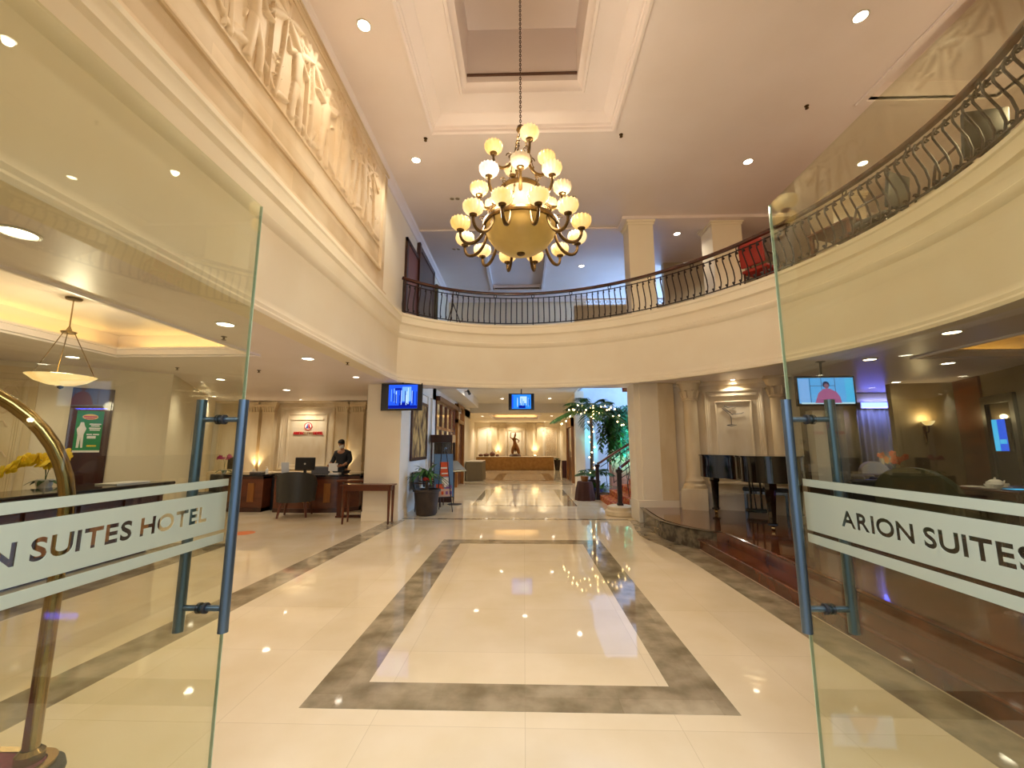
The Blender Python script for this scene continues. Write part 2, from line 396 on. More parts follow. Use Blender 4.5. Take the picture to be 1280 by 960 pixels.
# ================================================================== THE SETTING
CX, CY = 0.0, 5.25
_t = np.radians([-40, -30, -20, -10, 0, 10, 20, 30, 40, 50, 60, 70, 80, 90, 100, 110, 120, 130])
_r = [4.76, 4.76, 4.75, 4.71, 4.63, 4.54, 4.47, 4.41, 4.37, 4.36, 4.38, 4.42, 4.48, 4.53, 4.54, 4.49, 4.40, 4.29]
_c = np.polyfit(_t, _r, 5)
def RT(deg, off=0):
    d = max(deg, -40); r = float(np.polyval(_c, R(d))) + off
    return (CX + r * math.cos(R(deg)), CY + r * math.sin(R(deg)))
TH0 = 127.5; XW = -2.75
def arc(off=0, t0=TH0, t1=-66, step=2.5):
    n = int(abs(t1 - t0) / step); return [RT(t0 + (t1 - t0) * i / n, off) for i in range(n + 1)]
YF = 0.74   # inner face of the facade

# floor with its inlaid marble bands
struct('floor', MB().box(-12, 12, YF - 0.15, 32, -0.2, 0), m_floor)
struct('floor_outside', MB().box(-12, 12, -4, YF - 0.16, -0.2, -0.01), mat('outside_paving', 'b8aa94', 0.6))
b = MB()
def strip(x0, x1, y0, y1): b.box(x0, x1, y0, y1, -0.01, 0.002)
def frame_strip(x0, x1, y0, y1, w, wy):
    strip(x0, x0 + w, y0 + wy, y1 - wy); strip(x1 - w, x1, y0 + wy, y1 - wy); strip(x0, x1, y0, y0 + wy); strip(x0, x1, y1 - wy, y1)
frame_strip(-1.4, 1.3, 2.85, 7.66, 0.33, 0.3)
strip(-2.85, 2.3, 9.7, 9.86)
frame_strip(-1.45, 1.45, 11.9, 16.4, 0.36, 0.14); strip(-2.7, 2.1, 18.6, 18.85); frame_strip(-1.5, 1.5, 20.6, 26, 0.45, 0.3)
b.slab([(-3.35, 2.3), (-2.98, 2.3), (-2.62, 9.6), (-2.98, 9.6)], [], -0.01, 0.002)
strip(-5.25, -4.85, 2.0, 7.1); b.slab([(-4.85, 6.75), (-4.85, 7.25), (-8.5, 7.25), (-8.5, 6.75)], [], -0.01, 0.0021)
ys = [2.0, 3, 4, 5, 6, 6.8, 7.3, 7.7, 8.1, 8.6, 9.1, 9.7]
xs = [2.38, 2.39, 2.39, 2.38, 2.36, 2.32, 2.25, 2.14, 2.10, 2.15, 2.24, 2.3]
b.slab([(x, y) for x, y in zip(xs, ys)] + [(2.75, 9.7), (2.75, 2.0)], [], -0.01, 0.002)
struct('floor_inlay', b, m_inlay)

# raised wooden platform with two steps on the right
plat = [(3.06, YF), (3.05, 6.7), (2.9, 7.0), (2.74, 7.2), (2.6, 7.5), (2.5, 7.85), (2.5, 8.3), (2.55, 9.1), (2.6, 9.7), (10.2, 9.7), (10.2, 11.8), (11, 11.8), (11, YF)]
struct('floor_platform', MB().slab(plat, [], 0.0, 0.31), m_platform)
struct('trim_granite', MB().sweep([(2.56, 9.6), (2.50, 9.1), (2.44, 8.3), (2.44, 7.8), (2.55, 7.45), (2.7, 7.14), (3.02, 6.82)], [(0, 0), (0, 0.275), (0.02, 0.28), (0.02, 0.312), (-0.0, 0.315), (-0.07, 0.313)]), m_granite)
b = MB(); b.box(2.77, 3.07, YF, 7.1, 0, 0.135); b.box(2.745, 3.07, YF, 7.12, 0.13, 0.158, bev=0.008)
struct('floor_step', b, m_platform)
struct('trim_step_edge', MB().box(3.03, 3.10, YF, 6.72, 0.285, 0.318, bev=0.01), m_platform)

# low ceilings
TL = [(-6.25, 1.4), (-4.15, 1.4), (-4.15, 6.2), (-6.25, 6.2)]
struct('ceiling_left', MB().slab([(-10.4, YF), (XW - 0.02, YF), (XW - 0.02, 9.45), (-2.95, 9.45), (-2.95, 13.3), (-10.4, 13.3)], [TL], 3.0, 3.06), m_ceil)
TR = [(6.25, 2.6), (8.2, 2.6), (8.2, 6.7), (6.25, 6.7)]
struct('ceiling_right', MB().slab(arc(0.12)[:] + [(9.95, YF), (9.95, 11.7), (7.1, 11.7), (7.1, 10.2), (-2.78, 10.2)], [TR], 3.0, 3.06), m_ceil)
def tray(name, hole, z0, z1, strips, m_strip, out=0.22):
    x0, y0 = hole[0]; x1, y1 = hole[2]
    loop = [(x0, y0), (x1, y0), (x1, y1), (x0, y1)]
    b = MB()   # moulded lip, hidden ledge and upper box
    b.sweep(loop, [(-0.10, z0 + 0.001), (-0.10, z0 - 0.03), (-0.06, z0 - 0.03), (-0.05, z0 - 0.01), (-0.01, z0 - 0.01), (0.002, z0 - 0.005), (0.006, z0 + 0.03), (0.006, z0 + 0.07), (0.02, z0 + 0.075), (0.02, z0 + 0.11), (-0.0, z0 + 0.11), (-0.02, z0 + 0.075), (-out, z0 + 0.07), (-out, z1)], closed=True)
    b.slab([(x0 - out, y0 - out), (x1 + out, y0 - out), (x1 + out, y1 + out), (x0 - out, y1 + out)], [], z1, z1 + 0.04)
    struct(name, b, m_ceil)
    for i, (a0, a1, b0, b1, lab) in enumerate(strips):
        t = thing('cove_light', lab, 'cove light', ((a0 + a1) / 2, (b0 + b1) / 2, z0 + 0.085), group='hidden cove lights in the low ceilings')
        MB().box(a0, a1, b0, b1, z0 + 0.082, z0 + 0.094).build('batten', m_trimring, t, world=True)
        MB().box(a0 + 0.01, a1 - 0.01, b0 + 0.01, b1 - 0.01, z0 + 0.094, z0 + 0.104).build('light_tube', m_strip, t, world=True)
tray('ceiling_tray_left', TL, 3.0, 3.35, [(-6.40, -6.34, 1.5, 6.1, 'warm cove light along the far long side of the tray over the concierge desk'), (-6.1, -4.3, 6.3, 6.36, 'warm cove light across the end of the tray over the concierge desk')], m_cove)
tray('ceiling_tray_right', TR, 3.0, 3.35, [(6.4, 8.1, 6.8, 6.86, 'amber cove light in the ceiling tray of the lounge')], m_cove_amber)
TH = [(-1.85, 23.2), (0.85, 23.2), (0.85, 27.0), (-1.85, 27.0)]
struct('ceiling_hall', MB().slab([(-3.8, 22), (2.8, 22), (2.8, 31.2), (-3.8, 31.2)], [TH], 3.35, 3.42), m_paint)
tray('ceiling_tray_hall', TH, 3.35, 3.7, [(-1.8, 0.8, 27.08, 27.16, 'cove light across the back of the tray in the far hall'), (-1.8, 0.8, 23.04, 23.12, 'cove light across the front of the tray in the far hall')], m_cove)
b = MB(); b.box(-3.0, 2.1, 10.2, 22, 3.8, 3.86); b.box(-2.95, 2.1, 10.14, 10.2, 3.0, 3.86); b.box(-3.8, 2.8, 21.95, 22.1, 3.33, 3.86)
struct('ceiling_corridor', b, m_paint_white)

# fascia and left wall: one moulded band round the void
prof = [(-0.55, 3.01), (-0.0, 2.985), (0.0, 2.955), (0.05, 2.95), (0.055, 2.99), (0.03, 3.02), (0.03, 3.06), (0.005, 3.09), (0, 3.14), (0, 3.91), (0.02, 3.93), (0.045, 3.96), (0.05, 4.01), (0.02, 4.04),
        (0.02, 4.17), (0.035, 4.21), (0.08, 4.24), (0.085, 4.38), (0.105, 4.40), (0.105, 4.45), (-0.35, 4.452)]
A = arc(0.10)
path = [(-2.72, YF)] + [(-2.72, y) for y in (2, 4, 6, 8)] + [A[0]] + A[1:]
pf = [(-o, z) for o, z in prof]          # the void lies to the right of the path
struct('wall_mezzanine_fascia', MB().sweep(path, pf), m_paint)
# upper wall on the left with its stone face
struct('wall_left', MB().box(XW - 0.3, XW, YF, 15.2, 4.4, 7.05), m_paint)
struct('floor_mezzanine', MB().slab(arc(0.12) + [(9.0, YF), (9.0, 15), (7.0, 15), (7.0, 12.3), (2.3, 12.3), (2.3, 15), (XW, 15)], [], 4.30, 4.43), m_platform)
# carved stone frieze ------------------------------------------------
Y0, Y1, Z0, Z1 = YF + 0.06, 7.72, 4.50, 6.93
b = MB(); b.box(XW, -2.70, Y0, Y1, Z0, Z1)
struct('wall_stone_panel', b, m_stone_wall)
b = MB()
b.sweep([(-2.72, YF), (-2.72, 7.86)], [(0.03, 4.45), (-0.05, 4.45), (-0.07, 4.48), (-0.04, 4.52), (-0.035, 4.56), (0.0, 4.58)])
def frame_loop(b, a0, a1, c0, c1, prof, fn):
    """picture-frame moulding round the rectangle a0..a1 x c0..c1; prof: (inward offset, height off the wall); fn(a, c, h) -> point"""
    q = len(prof); vs = []
    for (a, c, sa, sc) in ((a0, c0, 1, 1), (a1, c0, -1, 1), (a1, c1, -1, -1), (a0, c1, 1, -1)):
        for (o, h) in prof: vs.append(fn(a + sa * o, c + sc * o, h))
    fs = [(i * q + j, i * q + j + 1, ((i + 1) % 4) * q + j + 1, ((i + 1) % 4) * q + j) for i in range(4) for j in range(q - 1)]
    b.add(vs, fs)
PF = [(0, -0.005), (0, 0.02), (0.012, 0.03), (0.03, 0.03), (0.036, 0.018), (0.05, 0.018), (0.058, 0.01), (0.075, 0.008), (0.08, -0.005)]
frame_loop(b, Y0 + 0.3, 7.48, 4.86, 6.87, [(o * 1.2, h * 1.5) for o, h in PF], lambda a, c, h: (-2.70 + h, a, c))
b.box(-2.70, -2.66, Y0, Y1, 6.9, 6.98)
struct('trim_stone_frame', b, m_stone)
# relief heightfield
ny, nz = 620, 130
ry0, ry1, rz0, rz1 = 1.2, 7.38, 5.32, 6.78
yy = np.linspace(ry0, ry1, ny); zz = np.linspace(rz0, rz1, nz); YY, ZZ = np.meshgrid(yy, zz, indexing='ij'); Hh = np.zeros_like(YY)
rs = np.random.RandomState(5)
def stroke(pts, r, h):
    global Hh
    for (a0, c0), (a1, c1), ra, rb in zip(pts[:-1], pts[1:], np.linspace(r[0], r[1], len(pts))[:-1], np.linspace(r[0], r[1], len(pts))[1:]):
        lo, hi = min(a0, a1) - 0.2, max(a0, a1) + 0.2; i0, i1 = np.searchsorted(yy, [lo, hi])
        if i1 <= i0: continue
        Y_, Z_ = YY[i0:i1], ZZ[i0:i1]; dx, dz = a1 - a0, c1 - c0; L = dx * dx + dz * dz + 1e-9
        t = np.clip(((Y_ - a0) * dx + (Z_ - c0) * dz) / L, 0, 1); d = np.hypot(Y_ - a0 - t * dx, Z_ - c0 - t * dz); rr = ra + (rb - ra) * t
        q = np.sqrt(np.clip(1 - (d / rr) ** 2, 0, 1)) * h; Hh[i0:i1] = np.maximum(Hh[i0:i1], q)
def leafc(y, z, a, L, w, h):
    n = 6; p = [(y + math.cos(a) * L * i / n, z + math.sin(a) * L * i / n - 0.25 * L * (i / n) ** 2) for i in range(n + 1)]
    for i in range(n):
        wi = w * math.sin(PI * (i + 0.6) / (n + 0.6)); stroke([p[i], p[i + 1]], (wi, wi), h)
y = ry0 + 0.25; k = 0
while y < ry1 - 0.2:
    if k % 2 == 0:      # a figure in a long wrap under the trees
        z = rz0 + 0.04; s = 0.95 + 0.1 * rs.rand(); ln = rs.uniform(-0.1, 0.1)
        hip = (y + ln * 0.4, z + 0.52 * s); ch = (y + ln * 0.8, z + 0.82 * s); hd = (y + ln, z + 1.06 * s)
        stroke([(y - 0.08, z), (y - 0.05, z + 0.25), hip], (0.05, 0.075), 0.085); stroke([(y + 0.10, z), (y + 0.1, z + 0.27), hip], (0.045, 0.075), 0.08)
        stroke([hip, ch], (0.085, 0.10), 0.10); stroke([ch, hd], (0.03, 0.035), 0.07); stroke([hd, (hd[0] + 0.01, hd[1] + 0.03)], (0.065, 0.06), 0.10)
        for sg in (-1, 1):
            e = (ch[0] + sg * rs.uniform(0.16, 0.24), ch[1] + rs.uniform(-0.12, 0.12)); w_ = (e[0] + sg * rs.uniform(0, 0.16), e[1] + rs.uniform(-0.05, 0.28))
            stroke([(ch[0] + sg * 0.08, ch[1] + 0.04), e, w_], (0.04, 0.026), 0.085)
        stroke([(w_[0], rz0 + 0.02), w_, (w_[0] - 0.04, min(rz1 - 0.05, w_[1] + 0.45))], (0.016, 0.012), 0.07)
        y += rs.uniform(0.34, 0.46)
    else:               # a leaning stem with broad leaves
        y2 = y + rs.uniform(-0.18, 0.18); st = [(y, rz0 + 0.02), ((y + y2) / 2 + 0.04, rz0 + 0.7), (y2, rz1 - 0.28)]
        stroke(st, (0.032, 0.022), 0.07)
        for a in np.linspace(-0.4, PI + 0.4, 8): leafc(y2, rz1 - 0.36, a + rs.uniform(-0.2, 0.2), rs.uniform(0.26, 0.42), 0.05, 0.06 + 0.03 * rs.rand())
        for a in (0.5, 2.4, 1.2): leafc(y, rz0 + 0.05, a + rs.uniform(-0.3, 0.3), rs.uniform(0.25, 0.4), 0.045, 0.055)
        y += rs.uniform(0.28, 0.40)
    k += 1
for _ in range(80): leafc(rs.uniform(ry0, ry1), rs.uniform(rz0 + 0.25, rz1 - 0.1), rs.uniform(0, 2 * PI), rs.uniform(0.1, 0.2), 0.022, 0.035)
edge = np.minimum.reduce([(YY - ry0) / 0.02, (ry1 - YY) / 0.02, (ZZ - rz0) / 0.02, (rz1 - ZZ) / 0.02]).clip(0, 1)
X = -2.695 + 0.004 + Hh * edge * 0.62
vs = [(float(X[i, j]), float(YY[i, j]), float(ZZ[i, j])) for i in range(ny) for j in range(nz)]
fs = [(i * nz + j, i * nz + j + 1, (i + 1) * nz + j + 1, (i + 1) * nz + j) for i in range(ny - 1) for j in range(nz - 1)]
tf = thing('stone_frieze', 'long carved limestone frieze of figures and foliage high on the upper wall', 'carved frieze', (-2.7, 4.3, 5.32))
MB().add(vs, fs).build('carving', m_stone, tf, world=True, recalc=False, ang=60)
b = MB(); b.box(-2.70, -2.675, ry0 - 0.03, ry1 + 0.03, rz0 - 0.03, rz0); b.box(-2.70, -2.675, ry0 - 0.03, ry1 + 0.03, rz1, rz1 + 0.03)
b.build('border', m_stone, tf, world=True)

# upper ceiling with its tray
TC = [(-1.56, 3.7), (1.54, 3.7), (1.54, 6.6), (-1.56, 6.6)]
TC2 = [(-1.05, 11.35), (0.62, 11.35), (0.62, 14.05), (-1.05, 14.05)]
TC3 = [(5.4, 2.0), (7.4, 2.0), (7.4, 6.1), (5.4, 6.1)]
struct('ceiling', MB().slab([(-3.0, YF - 0.1), (9.0, YF - 0.1), (9.0, 17.9), (2.25, 17.9), (2.25, 15.1), (-3.0, 15.1)], [TC, TC2, TC3], 7.0, 7.05), m_ceil)
b = MB()
b.sweep(TC, [(-0.06, 7.0), (-0.06, 6.965), (-0.02, 6.96), (0.006, 6.985), (0.006, 7.03), (0.03, 7.04), (0.04, 7.08), (0.09, 7.12), (0.16, 7.17), (0.18, 7.20), (0.22, 7.205), (0.52, 7.205)], closed=True)
TI = [(-0.98, 4.26), (0.96, 4.26), (0.96, 6.02), (-0.98, 6.02)]
b.sweep(TI, [(-0.1, 7.20), (-0.03, 7.20), (-0.02, 7.175), (0.02, 7.18), (0.03, 7.22), (0.05, 7.26), (0.10, 7.30), (0.10, 8.26)], closed=True)
b.slab([(-1.1, 4.1), (1.1, 4.1), (1.1, 6.15), (-1.1, 6.15)], [], 8.25, 8.3)
struct('ceiling_tray_chandelier', b, m_ceil)
b = MB(); b.box(-0.89, 0.87, 5.90, 5.925, 7.40, 7.44); struct('trim_tray_bead', b, m_brown_seam)
b = MB(); b.sweep(TC2, [(0, 7.0), (0, 7.16)], closed=True); b.slab(TC2, [], 7.16, 7.2); b.sweep(TC2, [(-0.08, 7.0), (-0.07, 6.96), (0.0, 6.97), (0.0, 7.01)], closed=True)
b.sweep(TC3, [(-0.1, 7.0), (-0.09, 6.97), (0.0, 6.97), (0, 7.3)], closed=True); b.slab(TC3, [], 7.3, 7.34)
struct('ceiling_recess', b, m_ceil)
struct('trim_recess_bead', MB().box(-0.98, 0.55, 14.02, 14.04, 7.01, 7.04), m_brown_seam)
# crown moulding
b = MB(); b.sweep([(XW, YF), (XW, 14.95), (2.3, 14.95)], [(0.002, 6.84), (-0.03, 6.85), (-0.04, 6.88), (-0.09, 6.93), (-0.12, 6.95), (-0.13, 6.985), (-0.15, 6.998)])
struct('trim_crown', b, m_ceil)
b = MB(); b.box(2.35, 8.6, 9.42, 9.98, 6.93, 7.0); b.box(-2.6, 2.36, 9.93, 9.98, 6.96, 7.0)
struct('ceiling_beam', b, m_ceil)
# upper walls
b = MB(); b.box(XW, 2.3, 15.0, 15.2, 4.4, 7.05); struct('wall_upper_back', b, m_paint)
b = MB(); b.box(8.6, 8.8, YF, 12.4, 4.4, 7.05); struct('wall_upper_right', b, m_paint)
struct('wall_upper_partition', MB().box(4.15, 8.6, 12.05, 12.25, 4.43, 7.0).box(1.5, 4.15, 12.08, 12.22, 4.43, 5.72), mat('taupe_plaster', 'c6baa0', 0.7))
def pillar(name, x0, x1, y0, y1, z0, z1, m=m_paint, base=0.0, cap=0.0, m2=None):
    b = MB(); b.box(x0, x1, y0, y1, z0, z1)
    if cap:
        for k, e in enumerate((0.02, 0.045, 0.07)): b.box(x0 - e, x1 + e, y0 - e, y1 + e, z1 - cap + k * cap / 3, z1 - cap + (k + 1) * cap / 3)
    if base: b.box(x0 - 0.015, x1 + 0.015, y0 - 0.015, y1 + 0.015, z0, z0 + base)
    return struct(name, b, m)
pillar('pillar_upper', 2.5, 3.08, 9.5, 10.0, 4.43, 7.0, cap=0.18)
pillar('pillar_upper', 4.5, 5.2, 9.6, 10.2, 4.43, 7.0, cap=0.15)
pillar('pillar_upper', 6.6, 7.3, 8.6, 9.3, 4.43, 7.0, cap=0.15)
# lower pillars
pillar('pillar_left', -3.52, -2.74, 9.42, 10.1, 0, 3.0, base=0.2, cap=0.0)
b = MB(); b.box(2.46, 2.62, 9.5, 10.1, 0, 3.0); b.box(2.58, 3.3, 9.46, 10.1, 0.2, 3.0); b.box(2.452, 3.325, 9.44, 10.11, 0.0, 0.46, bev=0.01)
struct('pillar_right', b, m_paint)
struct('pillar_stone_face', MB().box(2.98, 3.32, 9.44, 9.5, 0.46, 3.0), m_travertine)
# facade wall around the open doorway
b = MB(); b.box(-12, -1.33, YF - 0.14, YF, 0, 7.1); b.box(1.25, 12, YF - 0.14, YF, 0, 7.1); b.box(-1.33, 1.25, YF - 0.14, YF, 2.86, 7.1)
struct('wall_front', b, m_paint)

# left lounge / reception walls
def wall_seg(name, p, q, z0, z1, m, th=0.15, side=1, extra=None):
    """vertical wall along p-q; thickness away from the room (side=+1: to the left of p->q)"""
    dx, dy = q[0] - p[0], q[1] - p[1]; L = math.hypot(dx, dy); a = math.atan2(dy, dx)
    b = MB(); b.box(0, L, 0, th * side, z0, z1, M=T(p[0], p[1], 0, a))
    return struct(name, b, m)
def on_wall(p, q, s=0.0, h=0.0, off=0.0):
    """matrix: local x along the wall, local -y out into the room, z up"""
    a = math.atan2(q[1] - p[1], q[0] - p[0]); L = math.hypot(q[0] - p[0], q[1] - p[1])
    return T(p[0] + math.cos(a) * s * L, p[1] + math.sin(a) * s * L, h, a) @ Matrix.Translation((0, -off, 0))
LW0, LW1 = (-10.4, 4.85), (-6.85, 8.0)
wall_seg('wall_lounge_left', LW0, LW1, 0, 3.0, m_paint)
SW0, SW1 = (-6.85, 8.0), (-9.6, 12.9)
b = MB(); dxs = (SW1[0] - SW0[0], SW1[1] - SW0[1])
b.slab([SW0, SW1, (SW1[0] - 0.2, SW1[1]), (SW0[0] - 0.3, SW0[1] - 0.1)], [], 0, 3.0); struct('wall_reception_side', b, m_paint)
struct('wall_far_left', MB().box(-10.55, -10.4, YF, 5.0, 0, 3.0), m_paint)
struct('wall_reception_back', MB().box(-10.0, -2.95, 13.0, 13.2, 0, 3.0), m_travertine_lt)
# corridor walls
b = MB(); b.box(-3.5, -2.86, 10.1, 13.0, 0, 3.85); b.box(-3.5, -2.80, 12.9, 13.35, 0, 3.85); b.box(-3.6, -2.8, 10.1, 22, 3.05, 3.85); struct('wall_corridor_left', b, m_paint_white)
b = MB(); b.box(-3.0, -2.8, 19.4, 22.1, 0, 3.4); b.box(-3.8, -3.6, 22, 31, 0, 3.4); struct('wall_hall_left', b, m_paint)
b = MB(); b.box(2.6, 2.8, 19.6, 31, 0, 3.4); b.box(2.08, 2.45, 17.3, 17.75, 0, 3.86); b.box(2.1, 2.45, 17.5, 22.0, 2.9, 3.86); struct('wall_hall_right', b, m_paint)
struct('wall_hall_back', MB().box(-3.8, 2.8, 31, 31.2, 0, 3.4), m_paint)
b = MB(); b.box(2.1, 8.6, 17.6, 17.8, 0, 7.05); b.box(8.4, 8.6, 12.3, 17.7, 0, 0.8); b.box(8.4, 8.6, 12.3, 17.7, 6.6, 7.0); b.box(8.4, 8.6, 12.3, 12.8, 0.8, 6.6); b.box(8.4, 8.6, 17.2, 17.7, 0.8, 6.6); struct('wall_atrium', b, m_bluewall)
struct('wall_atrium_front', MB().box(7.0, 8.6, 11.7, 11.85, 0, 4.4), m_bluewall)
struct('wall_atrium_left', MB().box(2.2, 2.3, 15.2, 17.6, 3.87, 7.0), m_bluewall)
b = MB(); w1 = struct('window_1', MB().box(8.36, 8.37, 12.8, 17.2, 0.8, 6.6), m_glass_clear)
for y in (12.8, 14.27, 15.73, 17.2): b.box(8.33, 8.4, y - 0.03, y + 0.03, 0.8, 6.6)
for z in (0.8, 2.7, 4.6, 6.6): b.box(8.335, 8.395, 12.8, 17.2, z - 0.03, z + 0.03)
b.build('window_frame', m_trimring, w1, world=True)

# alcove wall and lounge walls on the right
AW0, AW1 = (3.3, 9.62), (5.5, 8.6)
Zp = 0.31
wall_seg('wall_alcove', AW0, AW1, Zp, 3.0, m_travertine_lt)
RW = [(5.5, 8.6), (7.2, 9.75), (7.2, 11.55), (10.0, 11.55)]
b = MB(); b.sweep(RW[:2], [(0, Zp), (0, 3.0), (0.12, 3.0), (0.12, Zp)]); struct('wall_lounge_pier', b, m_dim_wall)
b = MB(); b.box(7.2, 10.0, 11.55, 11.7, Zp, 3.0); b.box(7.1, 7.2, 9.75, 11.6, Zp, 3.0); struct('wall_lounge_niche', b, m_dim_wall)
SWL, SWR = (8.25, 9.7), (9.45, 9.5)
wall_seg('wall_lounge_sconce', SWL, SWR, Zp, 3.0, m_dim_wall)
b = MB(); b.slab([(9.45, 9.5), (8.45, 7.1), (8.45, YF), (8.7, YF), (8.7, 7.0), (9.7, 9.5)], [], Zp, 3.0); struct('wall_right', b, m_dim_wall)

# ================================================================== GLASS ENTRANCE DOORS
def glass_door(name, x, y0, y1, side, label, tx0):
    """side=+1: the far end of the lettering is towards the free edge (left leaf); the leaf stands open along the y axis"""
    t = thing(name, label, 'glass door', (x, y0, 0)); t['kind'] = 'structure'
    MB().box(x - 0.006, x + 0.006, y0, y1, 0.012, 2.78).build('glass_pane', m_glass, t, world=True)
    MB().box(x - 0.0065, x + 0.0065, y1, y1 + 0.004, 0.012, 2.78).build('polished_edge', mat('polished_glass_edge', 'b9c8a6', 0.1), t, world=True)
    b = MB(); b.box(x - 0.02, x + 0.02, y0 + 0.02, y0 + 0.2, 0.0, 0.09); b.box(x - 0.02, x + 0.02, y0 + 0.02, y0 + 0.1, 2.74, 2.8); b.build('pivot_fitting', m_steel, t, world=True)
    fx = x + (0.0085 if side > 0 else -0.0085)
    for z0, z1 in ((1.432, 1.462), (1.2, 1.235)):
        MB().box(fx - 0.0012, fx + 0.0012, y0 + 0.01, y1 - 0.06, z0, z1).build('frosted_stripe', m_frost, t, world=True)
    # the wide frosted band has the lettering cut out of it; local x runs along the leaf
    if side > 0:   # read from +x, left to right = away from the camera
        M = Matrix(((0, 0, 1, fx - x), (1, 0, 0, tx0 - y0), (0, 1, 0, 1.303), (0, 0, 0, 1))); p0, p1 = (y0 + 0.01 - tx0), (y1 - 0.06 - tx0)
    else:          # read from -x, left to right = towards the camera
        M = Matrix(((0, 0, -1, fx - x), (-1, 0, 0, tx0 - y0), (0, 1, 0, 1.303), (0, 0, 0, 1))); p0, p1 = (tx0 - (y1 - 0.06)), (tx0 - (y0 + 0.01))
    al = 'LEFT'
    if side > 0: text_mesh('ARION SUITES HOTEL', 0.08, 'frosted_band', m_frost, t, M @ Matrix.Translation((-0.96, 0, 0)), bold=0.0028, align=al, plate=(p0 + 0.96, p1 + 0.96, -0.053, 0.105), width=0.96)
    else: text_mesh('ARION SUITES HOTEL', 0.08, 'frosted_band', m_frost, t, M, bold=0.0028, align=al, plate=(p0, p1, -0.053, 0.105), width=0.96)
    for s in (-1, 1):
        hx = x + s * 0.092; hy = y1 - 0.13
        h = MB().tube([(hx, hy, 0.865), (hx, hy, 1.80)], 0.0195, 20).build('pull_bar', m_steel, t, world=True)
    b = MB()
    for z in (0.955, 1.715): b.tube([(x - 0.092, hy, z), (x + 0.092, hy, z)], 0.0115, 14)
    b.build('handle_standoff', m_steel, t, world=True)
    b = MB()
    for z in (0.955, 1.715):
        for s in (-1, 1): b.tube([(x + s * 0.007, hy, z), (x + s * 0.018, hy, z)], 0.021, 18)
    b.build('rubber_washer', m_rubber, t, world=True)
    return t
glass_door('door_1', -1.3, YF - 0.02, 1.92, 1, 'open frameless glass entrance door in front of the reception side, wording ends in SUITES HOTEL', 1.75)
glass_door('door_2', 1.22, YF - 0.02, 1.98, -1, 'open frameless glass entrance door in front of the piano platform, wording begins ARION SUITES', 1.71)

# ================================================================== CHANDELIER
ch = thing('chandelier', 'large brass chandelier with three tiers of lit glass shades and an alabaster bowl', 'chandelier', (-0.03, 5.17, 4.05))
ch.scale = (0.98, 0.98, 0.98)
def shade_mesh(r, h, m, nm='glass_shade'):
    pr = [(0.30 * r, 0), (0.62 * r, 0.10 * h), (0.88 * r, 0.32 * h), (1.0 * r, 0.60 * h), (0.99 * r, 0.80 * h), (0.90 * r, 1.0 * h), (0.87 * r, 0.97 * h), (0.95 * r, 0.6 * h), (0.8 * r, 0.32 * h), (0.3 * r, 0.06 * h)]
    b = MB(); n = 60; vs = []; fs = []
    for i, (rr, z) in enumerate(pr):
        for j in range(n):
            a = 2 * PI * j / n; fl = 1 + 0.045 * math.cos(15 * a + z / h * 1.5); up = 0.02 * math.cos(15 * a + 1.5) * (z / h) ** 3 * h * 2
            vs.append((rr * fl * math.cos(a), rr * fl * math.sin(a), z + up))
    for i in range(len(pr) - 1):
        for j in range(n): fs.append((i * n + j, i * n + (j + 1) % n, (i + 1) * n + (j + 1) % n, (i + 1) * n + j))
    b.add(vs, fs); o = b.build(nm, m); return o
def chandelier_arm(r_in, z_in, r_out, z_out, drop):
    b = MB(); p = bez((r_in, 0, z_in), (r_in + 0.03, 0, z_in - drop), (r_out - 0.0, 0, z_in - drop * 1.15), (r_out, 0, z_out - 0.02), 12)
    b.tube(p, [0.020 - 0.006 * abs(i - 6) / 6 + 0.004 for i in range(13)], 8)
    q = [Vector((r_in + 0.03 + 0.055 * (1 - i / 16) * math.cos(i * 0.55), 0, z_in + 0.03 + 0.055 * (1 - i / 16) * math.sin(i * 0.55))) for i in range(15)]
    b.tube(q, 0.007, 6)
    b.lathe([(0.0, -0.03), (0.022, -0.025), (0.014, -0.01), (0.045, 0.005), (0.05, 0.02), (0.03, 0.03), (0.0, 0.03)], (r_out, 0, z_out), 16)
    return b
def tier(n, r_in, z_in, r_out, z_out, drop, a0, mats_, sr, sh, ln):
    me = chandelier_arm(r_in, z_in, r_out, z_out, drop); first = None
    sm = {}
    for i in range(n):
        a = a0 + 2 * PI * i / n; m = mats_[i % len(mats_)]
        if first is None: first = me.build('lamp_arm', m_bronze, ch); arm = first
        else: arm = first.copy(); COL.objects.link(arm); arm.parent = ch
        arm.location = (0, 0, -4.1); arm.rotation_euler = (0, 0, a)
        if m.name not in sm:
            s = shade_mesh(sr, sh, m); sm[m.name] = s
        else: s = sm[m.name].copy(); COL.objects.link(s)
        s.parent = arm; s.location = (r_out, 0, z_out + 0.02); 
S_, B_, P_, C_ = m_shade_warm, m_shade_bright, m_shade_pale, m_shade_white
tier(12, 0.47, 4.50, 0.80, 4.33, 0.36, R(-90 + 15), [B_, B_, S_, B_, S_, S_, S_, B_, B_, S_, B_, B_], 0.125, 0.145, 'l')
tier(8, 0.28, 4.98, 0.56, 4.94, 0.26, R(-90), [P_, B_, P_, S_, B_, B_, S_, C_], 0.122, 0.145, 'm')
tier(4, 0.12, 5.46, 0.38, 5.47, 0.20, R(-72), [B_, S_, P_, S_], 0.12, 0.14, 'u')
M0 = Matrix.Translation((-0.03, 5.27, 0))
def chp(b, name, m, **k): return b.build(name, m, ch, **k)
def shift(b, dz=-4.1): 
    for v in b.v: v.z += dz
    return b
